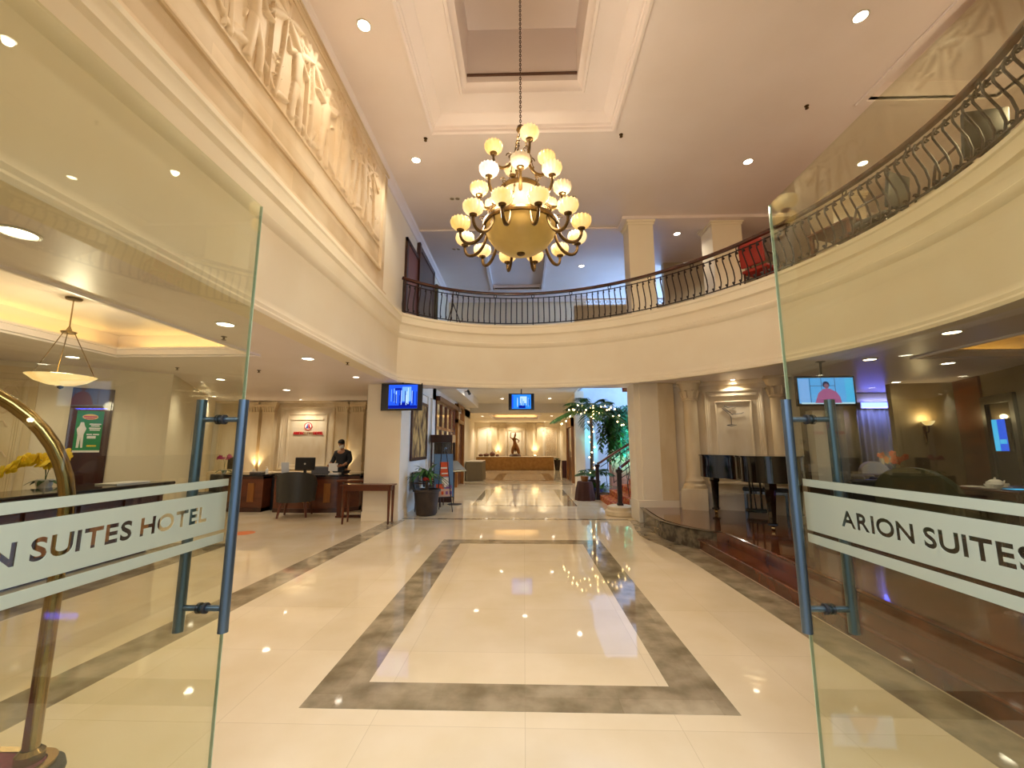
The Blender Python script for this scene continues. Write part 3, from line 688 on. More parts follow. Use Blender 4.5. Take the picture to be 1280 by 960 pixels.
b = MB(); pr = [(0.02, 4.115), (0.12, 4.12), (0.25, 4.165), (0.37, 4.25), (0.445, 4.36), (0.48, 4.47), (0.46, 4.47), (0.42, 4.36), (0.3, 4.22), (0.02, 4.14)]
b.lathe(pr, n=56); chp(shift(b), 'alabaster_bowl', m_bowl)
b = MB(); b.lathe([(0.0, 4.085), (0.035, 4.09), (0.055, 4.105), (0.055, 4.12), (0.0, 4.13)], n=24); chp(shift(b), 'bowl_finial', m_bronze)
b = MB(); b.lathe([(0.475, 4.455), (0.505, 4.455), (0.515, 4.48), (0.505, 4.515), (0.485, 4.52), (0.47, 4.48), (0.475, 4.455)], n=56); chp(shift(b), 'bowl_ring', m_bronze)
b = MB(); b.lathe([(0.01, 4.72), (0.10, 4.73), (0.19, 4.79), (0.25, 4.90), (0.265, 4.97), (0.25, 4.97), (0.17, 4.81), (0.01, 4.74)], n=40); chp(shift(b), 'small_bowl', m_bowl_small)
b = MB(); b.lathe([(0.26, 4.96), (0.29, 4.96), (0.30, 4.99), (0.285, 5.02), (0.26, 5.01), (0.26, 4.96)], n=40); chp(shift(b), 'middle_ring', m_bronze)
b = MB(); b.lathe([(0.01, 5.36), (0.07, 5.375), (0.12, 5.43), (0.14, 5.49), (0.12, 5.5), (0.01, 5.39)], n=32); chp(shift(b), 'top_bowl', m_bowl_small)
b = MB(); b.lathe([(0.12, 5.46), (0.15, 5.46), (0.155, 5.49), (0.135, 5.51), (0.12, 5.50), (0.12, 5.46)], n=32); chp(shift(b), 'upper_ring', m_bronze)
b = MB(); b.lathe([(0.0, 5.86), (0.03, 5.87), (0.06, 5.92), (0.045, 5.97), (0.015, 6.0), (0.0, 6.0)], n=20); chp(shift(b), 'top_boss', m_bronze)
b = MB()
def rodchain(b, p, q, beads=4):
    p, q = Vector(p), Vector(q); b.tube([p, q], 0.006, 6)
    for i in range(1, beads): b.ball(p.lerp(q, i / beads), 0.016, n=8, m=6)
for i in range(6):
    a = 2 * PI * i / 6 + 0.3; c, s = math.cos(a), math.sin(a)
    if i % 2 == 0: rodchain(b, (0.03 * c, 0.03 * s, 5.9), (0.135 * c, 0.135 * s, 5.5)); rodchain(b, (0.05 * c, 0.05 * s, 5.88), (0.28 * c, 0.28 * s, 5.02), 7)
    rodchain(b, (0.28 * c, 0.28 * s, 5.0), (0.485 * c, 0.485 * s, 4.52), 4)
chp(shift(b), 'suspension_rods', m_bronze)
b = MB(); z = 6.0; k = 0
while z < 8.34:
    pts = [];
    for j in range(10):
        a = 2 * PI * j / 10; u = 0.013 * math.cos(a); v = 0.026 * math.sin(a); pts.append((u, 0, z + v + 0.02) if k % 2 else (0, u, z + v + 0.02))
    b.tube(pts, 0.0045, 5, closed=True); z += 0.037; k += 1
chp(shift(b), 'chain', mat('dark_chain', '4a2f28', 0.45, metal=0.5))
b = MB(); b.lathe([(0.0, 8.32), (0.05, 8.33), (0.09, 8.38), (0, 8.38)], n=24); chp(shift(b), 'ceiling_cup', m_bronze)
for (dx, dy, dz, e) in ((0, 0, 1.05, 8), (0, 0, 1.75, 16), (0.62, 0, 0.55, 36), (-0.62, 0, 0.55, 36), (0, -0.62, 0.55, 36), (0, 0.62, 0.55, 36)):
    if e: light('POINT', 'chandelier_light', (dx, dy, dz), e, SOFT, parent=ch, size=0.10)

# ================================================================== BALCONY RAILING
bal = thing('balcony_railing', 'curved iron balcony railing with S-shaped balusters and mahogany handrail above the fascia', 'railing', (0, 9.7, 4.45))
def rail_box(b, off0, off1, z0, z1, t0=TH0 - 0.6, t1=-40):
    b.sweep([(x, y) for x, y in arc(0, t0, t1)], [(off0, z0), (off1, z0), (off1, z1), (off0, z1), (off0, z0)])
b = MB(); b.sweep(arc(0, TH0 - 0.4, -40), [(0.0 - 0.035, 5.195), (0.035, 5.195), (0.042, 5.215), (0.035, 5.245), (0.012, 5.257), (-0.012, 5.257), (-0.035, 5.245), (-0.042, 5.215), (-0.035, 5.195)])
b.build('handrail', m_wood, bal, world=True)
b = MB(); rail_box(b, -0.014, 0.014, 5.105, 5.118); b.build('top_bar', m_iron, bal, world=True)
b = MB(); rail_box(b, -0.016, 0.016, 4.485, 4.499); b.build('bottom_bar', m_iron, bal, world=True)
# arc-length spacing
ths = [TH0 - 0.8]; d = 0
while ths[-1] > -39 and len(ths) < 99:
    a = ths[-1]; r = math.hypot(RT(a)[0] - CX, RT(a)[1] - CY); ths.append(a - math.degrees(0.129 / r))
bp = MB(); S = [(-0.01, 4.49), (-0.045, 4.56), (-0.06, 4.65), (-0.035, 4.78), (0.02, 4.9), (0.06, 4.99), (0.062, 5.05), (0.03, 5.11)]
pts = []
for i in range(len(S) - 1):
    for k in range(3): f = k / 3; pts.append((S[i][0] * (1 - f) + S[i + 1][0] * f, 0, S[i][1] * (1 - f) + S[i + 1][1] * f - 4.45))
pts.append((S[-1][0], 0, S[-1][1] - 4.45)); bp.tube(pts, 0.0125, 6)
for (cx_, cz_, sg) in ((-0.012, 0.085, 1), (0.028, 0.60, -1)):
    q = [(cx_ + sg * 0.028 * (1 - i / 13) * math.cos(i * 0.6), 0, cz_ + 0.028 * (1 - i / 13) * math.sin(i * 0.6)) for i in range(12)]; bp.tube(q, 0.0115, 5)
b0 = None
for i, a in enumerate(ths):
    if b0 is None: b0 = bp.build('baluster', m_iron, bal); o = b0
    else: o = b0.copy(); COL.objects.link(o); o.parent = bal
    x, y = RT(a); o.location = (x - 0, y - 9.7, 0); o.rotation_euler = (0, 0, math.atan2(CY - y, CX - x))
b = MB()
for i, a in enumerate(ths):
    if i % 7 == 3:
        x, y = RT(a); ra = math.atan2(CY - y, CX - x) + PI / 2
        b.tube([(x + 0.032 * math.cos(2 * PI * j / 12) * math.cos(ra), y + 0.032 * math.cos(2 * PI * j / 12) * math.sin(ra), 5.157 + 0.036 * math.sin(2 * PI * j / 12)) for j in range(12)], 0.009, 5, closed=True)
        x, y = RT(a, 0.0); b.tube([(x, y, 4.45), (x, y, 4.49)], 0.012, 6)
b.build('spacer_rings', m_iron, bal, world=True)
x, y = RT(TH0 - 0.8); MB().box(x - 0.02, x + 0.02, y - 0.02, y + 0.02, 4.45, 5.2).build('wall_post', m_iron, bal, world=True)

# ================================================================== DOWNLIGHTS
def downlight(x, y, z, label, r=0.07, e=30, on=True, col=NEUT, ang=120, grp='recessed downlights', slope=None):
    t = thing('ceiling_downlight', label, 'downlight', (x, y, z), group=grp)
    MB().lathe([(r * 1.25, 0), (r * 1.25, -0.008), (r * 1.05, -0.012), (r, -0.006), (r, 0.0)], n=24).build('trim_ring', m_trimring, t)
    MB().lathe([(0.0, -0.004), (r, -0.004), (r, -0.002), (0, -0.002)], n=24).build('lens', m_lamp_on if on else m_lamp_off, t)
    if on and e: light('SPOT', 'downlight_spot', (0, 0, -0.03), e, col, parent=t, size=0.05, angle=ang, blend=0.7)
    return t
HG = 'downlights in the high ceiling'
for x, y, lab, e in ((4.29, 4.76, 'bright downlight in the high ceiling close to the recess over the balcony', 95), (4.31, 7.53, 'warm downlight in the high ceiling in front of the second upper pillar', 110),
                  (3.94, 10.3, 'downlight in the high ceiling just behind the upper pillar', 40), (1.76, 12.2, 'downlight in the bluish high ceiling over the far balcony', 30),
                  (6.54, 7.64, 'warm downlight in the high ceiling over the balcony table', 120), (5.6, 10.9, 'added warm downlight in the high ceiling, brightening the taupe partition', 70), (-2.03, 7.31, 'downlight in the high ceiling beside the far end of the carved frieze', 80), (-2.05, 4.7, 'downlight in the high ceiling beside the frieze and the tray', 80),  # the downlight by the partition is added to brighten the upper right side
                  (-2.05, 2.2, 'downlight in the high ceiling nearest the entrance on the frieze side', 80), (2.6, 2.2, 'downlight in the high ceiling nearest the entrance on the balcony side', 80)):
    downlight(x, y, 7.0, lab, r=0.075, e=e, grp=HG, ang=130)
for x, y, lab in ((-1.5, 8.6, 'unlit double downlight in the high ceiling behind the chandelier on the frieze side'), (1.05, 8.6, 'unlit double downlight in the high ceiling behind the chandelier towards the upper pillar'), (-1.85, 11.0, 'unlit double downlight in the high ceiling near the upper mahogany door')):
    downlight(x - 0.06, y, 7.0, lab, r=0.045, on=False, grp='unlit downlights in the high ceiling'); downlight(x + 0.06, y, 7.0, lab, r=0.045, on=False, grp='unlit downlights in the high ceiling')
LG = 'downlights in the low ceilings'
for x, y, lab, e, r in ((-3.33, 2.53, 'large round downlight in the low ceiling nearest the entrance, over the luggage cart', 55, 0.09), (-3.44, 4.65, 'round downlight in the low ceiling beside the lit tray, second from the entrance', 45, 0.085),
                     (-3.46, 6.58, 'round downlight in the low ceiling beside the sprinkler in front of the reception', 45, 0.085), (-3.4, 8.4, 'round downlight in the low ceiling before the reception pillar', 0, 0.06),
                     (-7.1, 6.35, 'round downlight in the low ceiling over the poster door', 45, 0.08), (-6.36, 8.62, 'round downlight in the low ceiling at the way into the reception', 45, 0.08),
                     (-5.9, 10.3, 'round downlight in the low ceiling over the reception desks', 65, 0.08), (-6.7, 12.5, 'downlight washing the hotel sign on the reception wall', 60, 0.05), (-8.7, 11.6, 'round downlight over the reception corner with the pilasters', 55, 0.06),
                     (-8.3, 5.2, 'round downlight in the low ceiling over the carved side panel', 35, 0.08)):
    downlight(x, y, 3.0, lab, r=r, e=e, grp=LG, ang=140)
for x, y, lab, e, r in ((5.6, 6.89, 'round downlight in the lounge ceiling beside the hanging television', 22, 0.085), (5.29, 5.24, 'dim round downlight in the lounge ceiling beside the curved fascia', 10, 0.085), (7.18, 7.25, 'round downlight in the lounge ceiling at the end of the amber tray', 25, 0.085),
                     (5.54, 4.5, 'large round downlight in the lounge ceiling nearest the entrance', 22, 0.1), (8.14, 9.4, 'round downlight in the lounge ceiling in front of the wall sconce', 15, 0.08), (4.4, 8.95, 'downlight washing the carved alcove panel behind the piano', 30, 0.05),
                     (5.75, 9.0, 'unlit round downlight in the lounge ceiling behind the hanging television', 0, 0.07)):
    downlight(x, y, 3.0, lab, r=r, e=e, on=e > 0, grp=LG, ang=130, col=NEUT if e > 0 else NEUT)
for x, y, z, lab, e in ((-1.6, 15.0, 3.8, 'downlight in the corridor ceiling on the shop side', 120), (0.0, 14.6, 3.8, 'downlight in the corridor ceiling just before the hanging television', 120), (-1.0, 19.5, 3.8, 'downlight in the corridor ceiling washing the beam', 120), (1.2, 19.5, 3.8, 'downlight in the corridor ceiling beyond the palm', 100), (1.6, 13.3, 3.8, 'added downlight in the corridor ceiling, brightening the palm', 90),  # the downlight nearest the palm is added to light its fronds
                     (-2.4, 24.5, 3.35, 'downlight in the far hall ceiling beside the tray on the shop side', 120), (1.6, 24.5, 3.35, 'downlight in the far hall ceiling beside the tray on the palm side', 120), (-2.6, 30.3, 3.35, 'downlight over the panel on the bowl end of the long table', 110), (1.5, 30.3, 3.35, 'downlight over the lattice panel at the plant end of the long table', 110), (-0.75, 30.3, 3.35, 'downlight over the dancer statue', 100)):
    downlight(x, y, z, lab, r=0.08, e=e, grp='downlights in the corridor and far hall', ang=140)
def sprinkler(x, y, z, lab):
    t = thing('sprinkler', lab, 'sprinkler', (x, y, z), group='ceiling sprinklers')
    MB().lathe([(0, 0), (0.035, 0), (0.03, -0.008), (0.012, -0.01), (0.012, -0.035), (0.0, -0.035)], n=16).build('body', m_bronze, t)
    MB().lathe([(0, -0.042), (0.028, -0.042), (0.028, -0.046), (0, -0.046)], n=12).build('deflector', m_bronze, t)
for a in ((-1.72, 6.75, 7.0, 'small dark sprinkler in the high ceiling at the frieze-side corner of the tray'), (1.72, 6.75, 7.0, 'small dark sprinkler in the high ceiling at the balcony-side corner of the tray'),
          (4.55, 6.2, 7.0, 'small dark sprinkler in the high ceiling between the two bright downlights'), (-3.85, 5.2, 3.0, 'sprinkler in the low ceiling between two downlights beside the tray'), (-2.95, 6.9, 3.0, 'small sprinkler in the low ceiling in front of the reception pillar'), (-4.9, 7.6, 3.0, 'sprinkler in the low ceiling beyond the lit tray'), (-6.2, 7.3, 3.0, 'sprinkler in the low ceiling above the concierge desk end')):
    sprinkler(*a)
# warm spots without fixtures, aimed at the frieze
light('SPOT', 'frieze_wash', (-1.95, 5.05, 6.9), 30, WARM, size=0.05, angle=70, rot=(0, R(-38), 0), blend=0.9)
light('SPOT', 'frieze_wash_b', (-1.95, 7.1, 6.9), 20, WARM, size=0.05, angle=70, rot=(0, R(-38), 0), blend=0.9)

# ================================================================== TELEVISIONS
def tv(label, loc, rz, w, h, pic, pole=None, tilt=0):
    """screen faces local -y; loc is the middle of the screen"""
    t = thing('television', label, 'television', loc, rz, 'hanging televisions'); t.rotation_euler = (R(tilt), 0, rz)
    b = MB(); b.box(-w / 2, w / 2, 0, 0.05, -h / 2, h / 2, bev=0.006); b.box(-w / 3, w / 3, 0.05, 0.085, -h / 3, h / 3, bev=0.01); b.build('casing', m_black, t)
    bz = 0.035; px0, px1 = pic['x']; 
    s = MB().box(px0, px1, -0.004, 0.0, -h / 2 + 0.045, h / 2 - 0.035).build('screen', pic['back'], t)
    for i, (m, x0, x1, z0, z1) in enumerate(pic['patches']):
        MB().box(x0, x1, -0.0055 - 0.0004 * i, -0.004, z0, z1).build('picture_area', m, s)
    for nm, polys, m in pic.get('shapes', []):
        MB().prism(polys, -0.012, -0.0115, lambda a, c, hh: (a, hh, c)).build(nm, m, s)
    if pole:
        b = MB(); b.tube([(0.0, 0.07, 0.0), (0.0, 0.07, pole)], 0.018, 10); b.box(-0.06, 0.06, 0.03, 0.11, pole - 0.01, pole); b.build('ceiling_bracket', m_black, t)
    return t
e_b1 = emit_mat('screen_blue', '2a5ff5', 1.0); e_b2 = emit_mat('screen_light_blue', '78aef8', 1.1); e_b3 = emit_mat('screen_dark_blue', '1020a0', 0.9); e_cy = emit_mat('screen_cyan', '45b4f2', 1.1); e_w = emit_mat('screen_pale', 'b9dcf6', 1.1)
e_pk = emit_mat('screen_pink', 'a85a96', 0.9); e_sk = emit_mat('screen_skin', '9a6c88', 0.9); e_db = emit_mat('screen_hair', '2a3560', 0.8); e_glow = emit_mat('screen_sky', '4fa2ee', 1.15)
rr = random.Random(3)
def streaks(x0, x1, h, n, w=0.016):
    o = []
    for i in range(n):
        x = x0 + (x1 - x0) * rr.random(); zt = h * rr.uniform(0.05, 0.42); o.append((rr.choice([e_b2, e_b2, e_w, e_b3]), x, x + w * rr.uniform(0.5, 1.3), -h * rr.uniform(0.2, 0.38), zt))
    return o
p1 = dict(x=(-0.29, 0.36), back=e_b1, patches=[(e_b2, 0.02, 0.22, -0.1, 0.22), (e_b3, -0.29, 0.36, -0.25, -0.19), (e_b3, -0.05, 0.2, -0.19, -0.13)] + streaks(-0.27, 0.34, 0.5, 16) + [(e_b3, -0.15, 0.0, 0.15, 0.19)])
tv('wide television showing a blue picture, hung at the corner of the reception pillar', (-2.68, 9.16, 2.68), R(-4), 0.93, 0.6, p1, 0.36)
p2 = dict(x=(-0.36, 0.36), back=emit_mat('screen_mid_blue', '2a86f2', 1.1), patches=[(e_w, -0.05, 0.2, -0.05, 0.2), (e_b1, -0.36, -0.3, -0.24, 0.24), (e_b3, -0.1, 0.15, -0.24, -0.14)] + streaks(-0.33, 0.33, 0.5, 12, 0.03))
tv('small blue television hanging in the middle of the corridor', (-0.09, 15.8, 3.26), 0, 0.96, 0.62, p2, 0.54)
hairp = [(0.055 * math.cos(a) - 0.0, 0.055 * math.sin(a) + 0.10) for a in np.linspace(0, 2 * PI, 16, endpoint=False)]
facep = [(0.036 * math.cos(a) + 0.005, 0.045 * math.sin(a) + 0.075) for a in np.linspace(0, 2 * PI, 16, endpoint=False)]
bodyp = [(-0.19, -0.2), (0.22, -0.2), (0.2, -0.1), (0.15, -0.02), (0.05, 0.035), (-0.05, 0.03), (-0.13, -0.04)]
p3 = dict(x=(-0.43, 0.43), back=e_glow, patches=[(e_b2, -0.42, -0.26, -0.2, 0.2), (e_db, -0.25, -0.243, -0.2, 0.22), (e_db, -0.07, -0.063, 0.02, 0.22), (e_db, 0.14, 0.147, -0.05, 0.22), (e_db, -0.25, 0.147, 0.08, 0.087), (e_cy, 0.3, 0.42, -0.2, 0.2), (e_w, -0.4, 0.42, -0.215, -0.19)],
          shapes=[('picture_body', bodyp, e_pk), ('picture_hair', hairp, e_db), ('picture_face', facep, e_sk)])
tv('television showing a woman in pink, hung over the lounge beside the glass door handle', (4.93, 7.0, 2.5), R(-3), 0.92, 0.5, p3, 0.5)

# ================================================================== HELPERS FOR FURNITURE
def skin_body(name, joints, edges, m, parent=None, sub=2, root=0, world=False, smooth_iter=0):
    """joints: list of (x,y,z,rx,ry)"""
    me = bpy.data.meshes.new(name); me.from_pydata([j[:3] for j in joints], edges, [])
    o = bpy.data.objects.new(name, me); COL.objects.link(o)
    md = o.modifiers.new('s', 'SKIN'); md.use_smooth_shade = True
    for i, j in enumerate(joints):
        sv = me.skin_vertices[0].data[i]; sv.radius = (j[3], j[4] if len(j) > 4 else j[3]); sv.use_root = (i == root)
    o.modifiers.new('u', 'SUBSURF').levels = sub; o.modifiers['u'].render_levels = sub
    dg = bpy.context.evaluated_depsgraph_get(); dg.update(); me2 = bpy.data.meshes.new_from_object(o.evaluated_get(dg))
    COL.objects.unlink(o); bpy.data.objects.remove(o)
    me2.materials.clear(); me2.materials.append(m); me2.polygons.foreach_set('use_smooth', [True] * len(me2.polygons))
    r = bpy.data.objects.new(name, me2); COL.objects.link(r)
    if parent is not None:
        if world: me2.transform(pmat(parent).inverted())
        r.parent = parent
    return r
def leaf_strip(b, p, d, L, w, droop=0.5, up=None, n=7, fold=0.15):
    """a pointed, folded, drooping blade starting at p going along d"""
    p = Vector(p); d = Vector(d).normalized(); side = d.cross(Vector((0, 0, 1)));
    side = side.normalized() if side.length > 1e-3 else Vector((1, 0, 0)); vs = []
    for i in range(n + 1):
        t = i / n; c = p + d * L * t + Vector((0, 0, -droop * L * t * t)); ww = w * math.sin(PI * min(0.98, (t * 0.85 + 0.12))) * (1 if t < 1 else 0.05)
        vs += [c - side * ww, c + Vector((0, 0, -fold * ww)), c + side * ww]
    fs = []
    for i in range(n):
        for k in range(2): fs.append((i * 3 + k, i * 3 + k + 1, (i + 1) * 3 + k + 1, (i + 1) * 3 + k))
    b.add(vs, fs)
def skirt_table(name, label, x0, x1, y0, y1, h, m, cat='table'):
    t = thing(name, label, cat, ((x0 + x1) / 2, (y0 + y1) / 2, 0))
    b = MB(); b.box(x0, x1, y0, y1, h - 0.04, h, bev=0.01); b.build('table_top', m_linen, t, world=True)
    per = []; n = 0
    L = 2 * (x1 - x0 + y1 - y0); st = 0.05
    def side(a, c, q):
        for i in range(q): f = i / q; per.append((a[0] + (c[0] - a[0]) * f, a[1] + (c[1] - a[1]) * f))
    side((x0, y0), (x1, y0), int((x1 - x0) / st)); side((x1, y0), (x1, y1), int((y1 - y0) / st)); side((x1, y1), (x0, y1), int((x1 - x0) / st)); side((x0, y1), (x0, y0), int((y1 - y0) / st))
    k = len(per); vs = []; fs = []
    for z, am in ((0.01, 0.022), (h * 0.5, 0.016), (h - 0.045, 0.006)):
        for i, (x, y) in enumerate(per):
            o = am * (1 if i % 2 else -1) + 0.01; cx, cy = (x0 + x1) / 2, (y0 + y1) / 2
            ox = o if x >= x1 - 1e-6 else (-o if x <= x0 + 1e-6 else 0); oy = o if y >= y1 - 1e-6 else (-o if y <= y0 + 1e-6 else 0); vs.append((x + ox, y + oy, z))
    for r_ in range(2):
        for i in range(k): fs.append((r_ * k + i, r_ * k + (i + 1) % k, (r_ + 1) * k + (i + 1) % k, (r_ + 1) * k + i))
    MB().add(vs, fs).build('pleated_skirt', m, t, world=True, ang=80)
    return t

# ================================================================== LUGGAGE CART
t = thing('luggage_cart', 'brass birdcage luggage cart with a maroon carpeted deck inside the glass door', 'luggage cart', (-2.55, 1.5, 0))
x0, x1, y0, y1 = -2.87, -1.87, 1.10, 1.90
def rrect(x0, x1, y0, y1, r, n=6):
    o = []
    for cx, cy, a in ((x1 - r, y0 + r, -90), (x1 - r, y1 - r, 0), (x0 + r, y1 - r, 90), (x0 + r, y0 + r, 180)):
        for i in range(n + 1): q = R(a + 90 * i / n); o.append((cx + r * math.cos(q), cy + r * math.sin(q)))
    return o
MB().slab(rrect(x0 + 0.03, x1 - 0.03, y0 + 0.03, y1 - 0.03, 0.07), [], 0.32, 0.365).build('carpet_deck', m_maroon, t, world=True)
b = MB(); rp = rrect(x0, x1, y0, y1, 0.09); b.sweep(rp, [(0.03, 0.28), (0.0, 0.28), (0.0, 0.37), (0.03, 0.37), (0.03, 0.28)], closed=True); b.build('deck_band', m_brass, t, world=True)
b = MB(); b.sweep(rp, [(0.0, 0.29), (-0.022, 0.295), (-0.028, 0.32), (-0.022, 0.345), (0.0, 0.35)], closed=True); b.build('bumper', m_rubber, t, world=True)
cx, cy = (x0 + x1) / 2, (y0 + y1) / 2
for (px_, py_) in ((x1 - 0.1, y1 - 0.07), (x0 + 0.1, y1 - 0.07), (x0 + 0.1, y0 + 0.07), (x1 - 0.1, y0 + 0.07)):
    pts = [(px_, py_, 0.36), (px_, py_, 0.8), (px_, py_, 1.32)]; n = 12
    for i in range(1, n + 1):
        a = PI / 2 * i / n; f = 1 - math.cos(a); pts.append((px_ + (cx - px_) * f, py_ + (cy - py_) * f, 1.32 + 0.57 * math.sin(a)))
    b = MB(); b.tube(pts, 0.027, 16); b.lathe([(0.027, 0.0), (0.045, 0.0), (0.045, 0.03), (0.03, 0.045)], (px_, py_, 0.366), 20); b.build('hoop_post', m_brass, t, world=True)
b = MB(); b.ball((cx, cy, 1.92), 0.05); b.build('finial', m_brass, t, world=True)
for (px_, py_) in ((x0 + 0.12, y0 + 0.12), (x1 - 0.12, y0 + 0.12), (x1 - 0.12, y1 - 0.12), (x0 + 0.12, y1 - 0.12)):
    c = MB().tube([(px_ - 0.02, py_, 0.09), (px_ + 0.02, py_, 0.09)], 0.088, 24).build('wheel', m_rubber, t, world=True)
    MB().box(px_ - 0.035, px_ + 0.035, py_ - 0.02, py_ + 0.02, 0.09, 0.325).build('caster_fork', m_steel, t, world=True)

# ================================================================== CONCIERGE DESK AND THE WALL BEHIND
t = thing('concierge_desk', 'dark wooden concierge counter with inlaid panels behind the glass door', 'counter', (-5.78, 5.2, 0))
b = MB(); b.box(-6.12, -5.52, 3.9, 6.42, 0.08, 0.98); b.box(-6.05, -5.6, 4.0, 6.35, 0, 0.1)
for y in (3.95, 4.57, 5.19, 5.81, 6.39): b.box(-5.53, -5.49, y - 0.03, y + 0.03, 0.08, 0.98)
b.box(-5.52, -5.47, 3.9, 6.42, 0.84, 0.98, bev=0.01); b.box(-5.52, -5.48, 3.9, 6.42, 0.08, 0.2, bev=0.01)
b.build('counter_body', m_wood, t, world=True)
for y in (3.98, 4.6, 5.22, 5.84): MB().box(-5.522, -5.505, y + 0.12, y + 0.4, 0.3, 0.74, bev=0.005).build('inlaid_panel', m_wood_gold, t, world=True)
b = MB(); b.box(-6.2, -5.38, 3.8, 6.52, 1.0, 1.05, bev=0.015); b.box(-6.15, -5.43, 3.86, 6.46, 0.975, 1.0); b.build('counter_top', m_granite_top, t, world=True)
tag(MB().box(-6.2, -5.87, 6.1, 6.65, 1.052, 1.068).build('paper_stack', m_paper), 'white papers lying on the concierge counter near its reception end', 'papers')
t.location = (t.location.x - 0.25, t.location.y + 0.35, 0)
t = thing('orchid_stand', 'small dark wooden stand behind the concierge counter carrying the yellow orchid', 'stand', (-6.78, 5.95, 0))
b = MB(); b.box(-7.01, -6.55, 5.75, 6.15, 0.96, 1.0, bev=0.008); b.box(-6.99, -6.57, 5.77, 6.13, 0.86, 0.93)
b.build('stand_top', m_wood, t, world=True)
for sx in (-6.96, -6.60):
    for sy in (5.8, 6.1): MB().box(sx - 0.02, sx + 0.02, sy - 0.02, sy + 0.02, 0, 0.96).build('leg', m_wood, t, world=True)
def orchid(name, label, loc, stems, m_petal, fs=0.05, pot_m=m_white, pot_r=0.1, pot_h=0.14):
    t = thing(name, label, 'potted orchid', loc)
    MB().lathe([(0, 0), (pot_r * 0.7, 0), (pot_r, pot_h), (pot_r * 0.9, pot_h), (pot_r * 0.85, pot_h * 0.8), (0, pot_h * 0.8)], n=20).build('pot', pot_m, t)
    b = MB()
    for k in range(6): a = k * 1.05; leaf_strip(b, (0, 0, pot_h * 0.8), (math.cos(a), math.sin(a), 0.5), 0.24, 0.035, 0.7)
    b.build('leaves', m_leaf, t)
    for (pts, n) in stems:
        p = bez(*pts, n=14); MB().tube(p, 0.004, 6).build('stem', m_leaf, t)
        for i in range(n):
            q = p[14 - int(i * 8 / n)]; c = Vector(q) + Vector((random.uniform(-.02, .02), random.uniform(-.03, .03), random.uniform(-.03, .02))); b = MB(); ax = Euler((random.uniform(-.5, .5), random.uniform(-.5, .5), random.uniform(0, 6))).to_matrix().to_4x4()
            for j in range(5):
                a = 2 * PI * j / 5
                b.lathe([(0.0005, -fs * .12), (fs * 0.45, -fs * 0.05), (fs * 0.55, 0.0), (fs * 0.4, fs * 0.06), (0.0005, fs * .1)], n=10, M=Matrix.Translation(c) @ Matrix.Rotation(R(70), 4, 'X') @ ax @ Matrix.Rotation(a, 4, 'Z') @ Matrix.Translation((fs * 0.5, 0, 0)) @ Matrix.Diagonal((1, 0.8, 1, 1)))
            b.build('blossom', m_petal, t)
    return t
orchid('yellow_orchid', 'potted orchid with a long arch of yellow blossoms on a dark stand', (-6.78, 5.95, 1.002),
       [(((0, 0, .1), (0.02, 0, .45), (-0.1, -0.05, .55), (-0.48, -0.12, .26)), 13), (((0, 0, .1), (0.05, 0, .4), (0.1, 0.0, .58), (0.26, 0.0, .46)), 8), (((0, 0, .1), (0.0, 0, .35), (-0.02, -0.05, .5), (-0.25, -0.1, .42)), 10), (((0, 0, .1), (0.0, 0, .3), (0.02, -0.05, .45), (0.14, -0.1, .36)), 6)], m_yellow, fs=0.085)
# dark door with its poster, wall panel
Mw = on_wall(LW0, LW1, 0.722, 0, 0)
t = thing('door_3', 'dark mahogany service door carrying a green poster', 'door', tuple(Mw.translation), Mw.to_euler().z); t['kind'] = 'structure'
MB().box(0, 0.50, -0.05, 0.0, 0, 2.6, bev=0.006).build('door_leaf', m_wood, t)
b = MB(); b.box(-0.02, 0.0, -0.03, 0.0, 0, 2.62); b.box(0.50, 0.52, -0.03, 0.0, 0, 2.62); b.box(-0.02, 0.52, -0.03, 0.0, 2.6, 2.62); b.build('door_frame', m_wood, t)
b = MB(); b.tube([(0.07, -0.05, 1.0), (0.07, -0.1, 1.0), (0.17, -0.1, 1.0)], 0.009, 8); b.build('door_handle', m_brass, t)
g = thing('poster', 'green poster with a white-clad figure and a yellow-red badge on the mahogany door', 'poster', tuple((Mw @ Matrix.Translation((0.25, -0.052, 1.86))).translation), Mw.to_euler().z)
m_pg = mat('poster_green', '1f8a45', 0.4); m_py = mat('poster_yellow', 'e8c62a', 0.4); m_pr = mat('poster_red', 'c2402a', 0.4)
MB().box(-0.17, 0.17, -0.004, 0, -0.36, 0.36).build('sheet', m_pg, g)
MB().box(-0.17, 0.17, -0.0055, -0.004, -0.36, -0.325).build('bottom_border', m_paper, g)
pr_ = lambda a, c, h: (a, h, c)
b = MB(); b.prism([(0.10 * math.cos(a), 0.255 + 0.05 * math.sin(a)) for a in np.linspace(0, 2 * PI, 20, endpoint=False)], -0.0065, -0.005, pr_); b.build('badge', m_py, g)
b = MB(); b.box(-0.085, 0.085, -0.009, -0.007, 0.245, 0.27); b.box(-0.06, 0.06, -0.009, -0.007, 0.215, 0.232); b.build('badge_lettering', m_pr, g)
b = MB(); b.prism([(-0.13, -0.28), (-0.10, -0.28), (-0.09, -0.1), (-0.075, -0.28), (-0.05, -0.28), (-0.055, -0.05), (-0.03, 0.05), (-0.055, 0.1), (-0.07, 0.16), (-0.11, 0.16), (-0.12, 0.1), (-0.15, 0.04), (-0.13, -0.06)], -0.0065, -0.005, pr_); b.build('printed_figure', m_paper, g)
b = MB()
for (xa, xb, z) in ((0.0, 0.15, 0.12), (0.02, 0.13, 0.09), (0.0, 0.15, 0.05), (0.01, 0.14, 0.02), (-0.02, 0.05, -0.06), (0.06, 0.14, -0.06)): b.box(xa, xb, -0.0065, -0.005, z, z + 0.02)
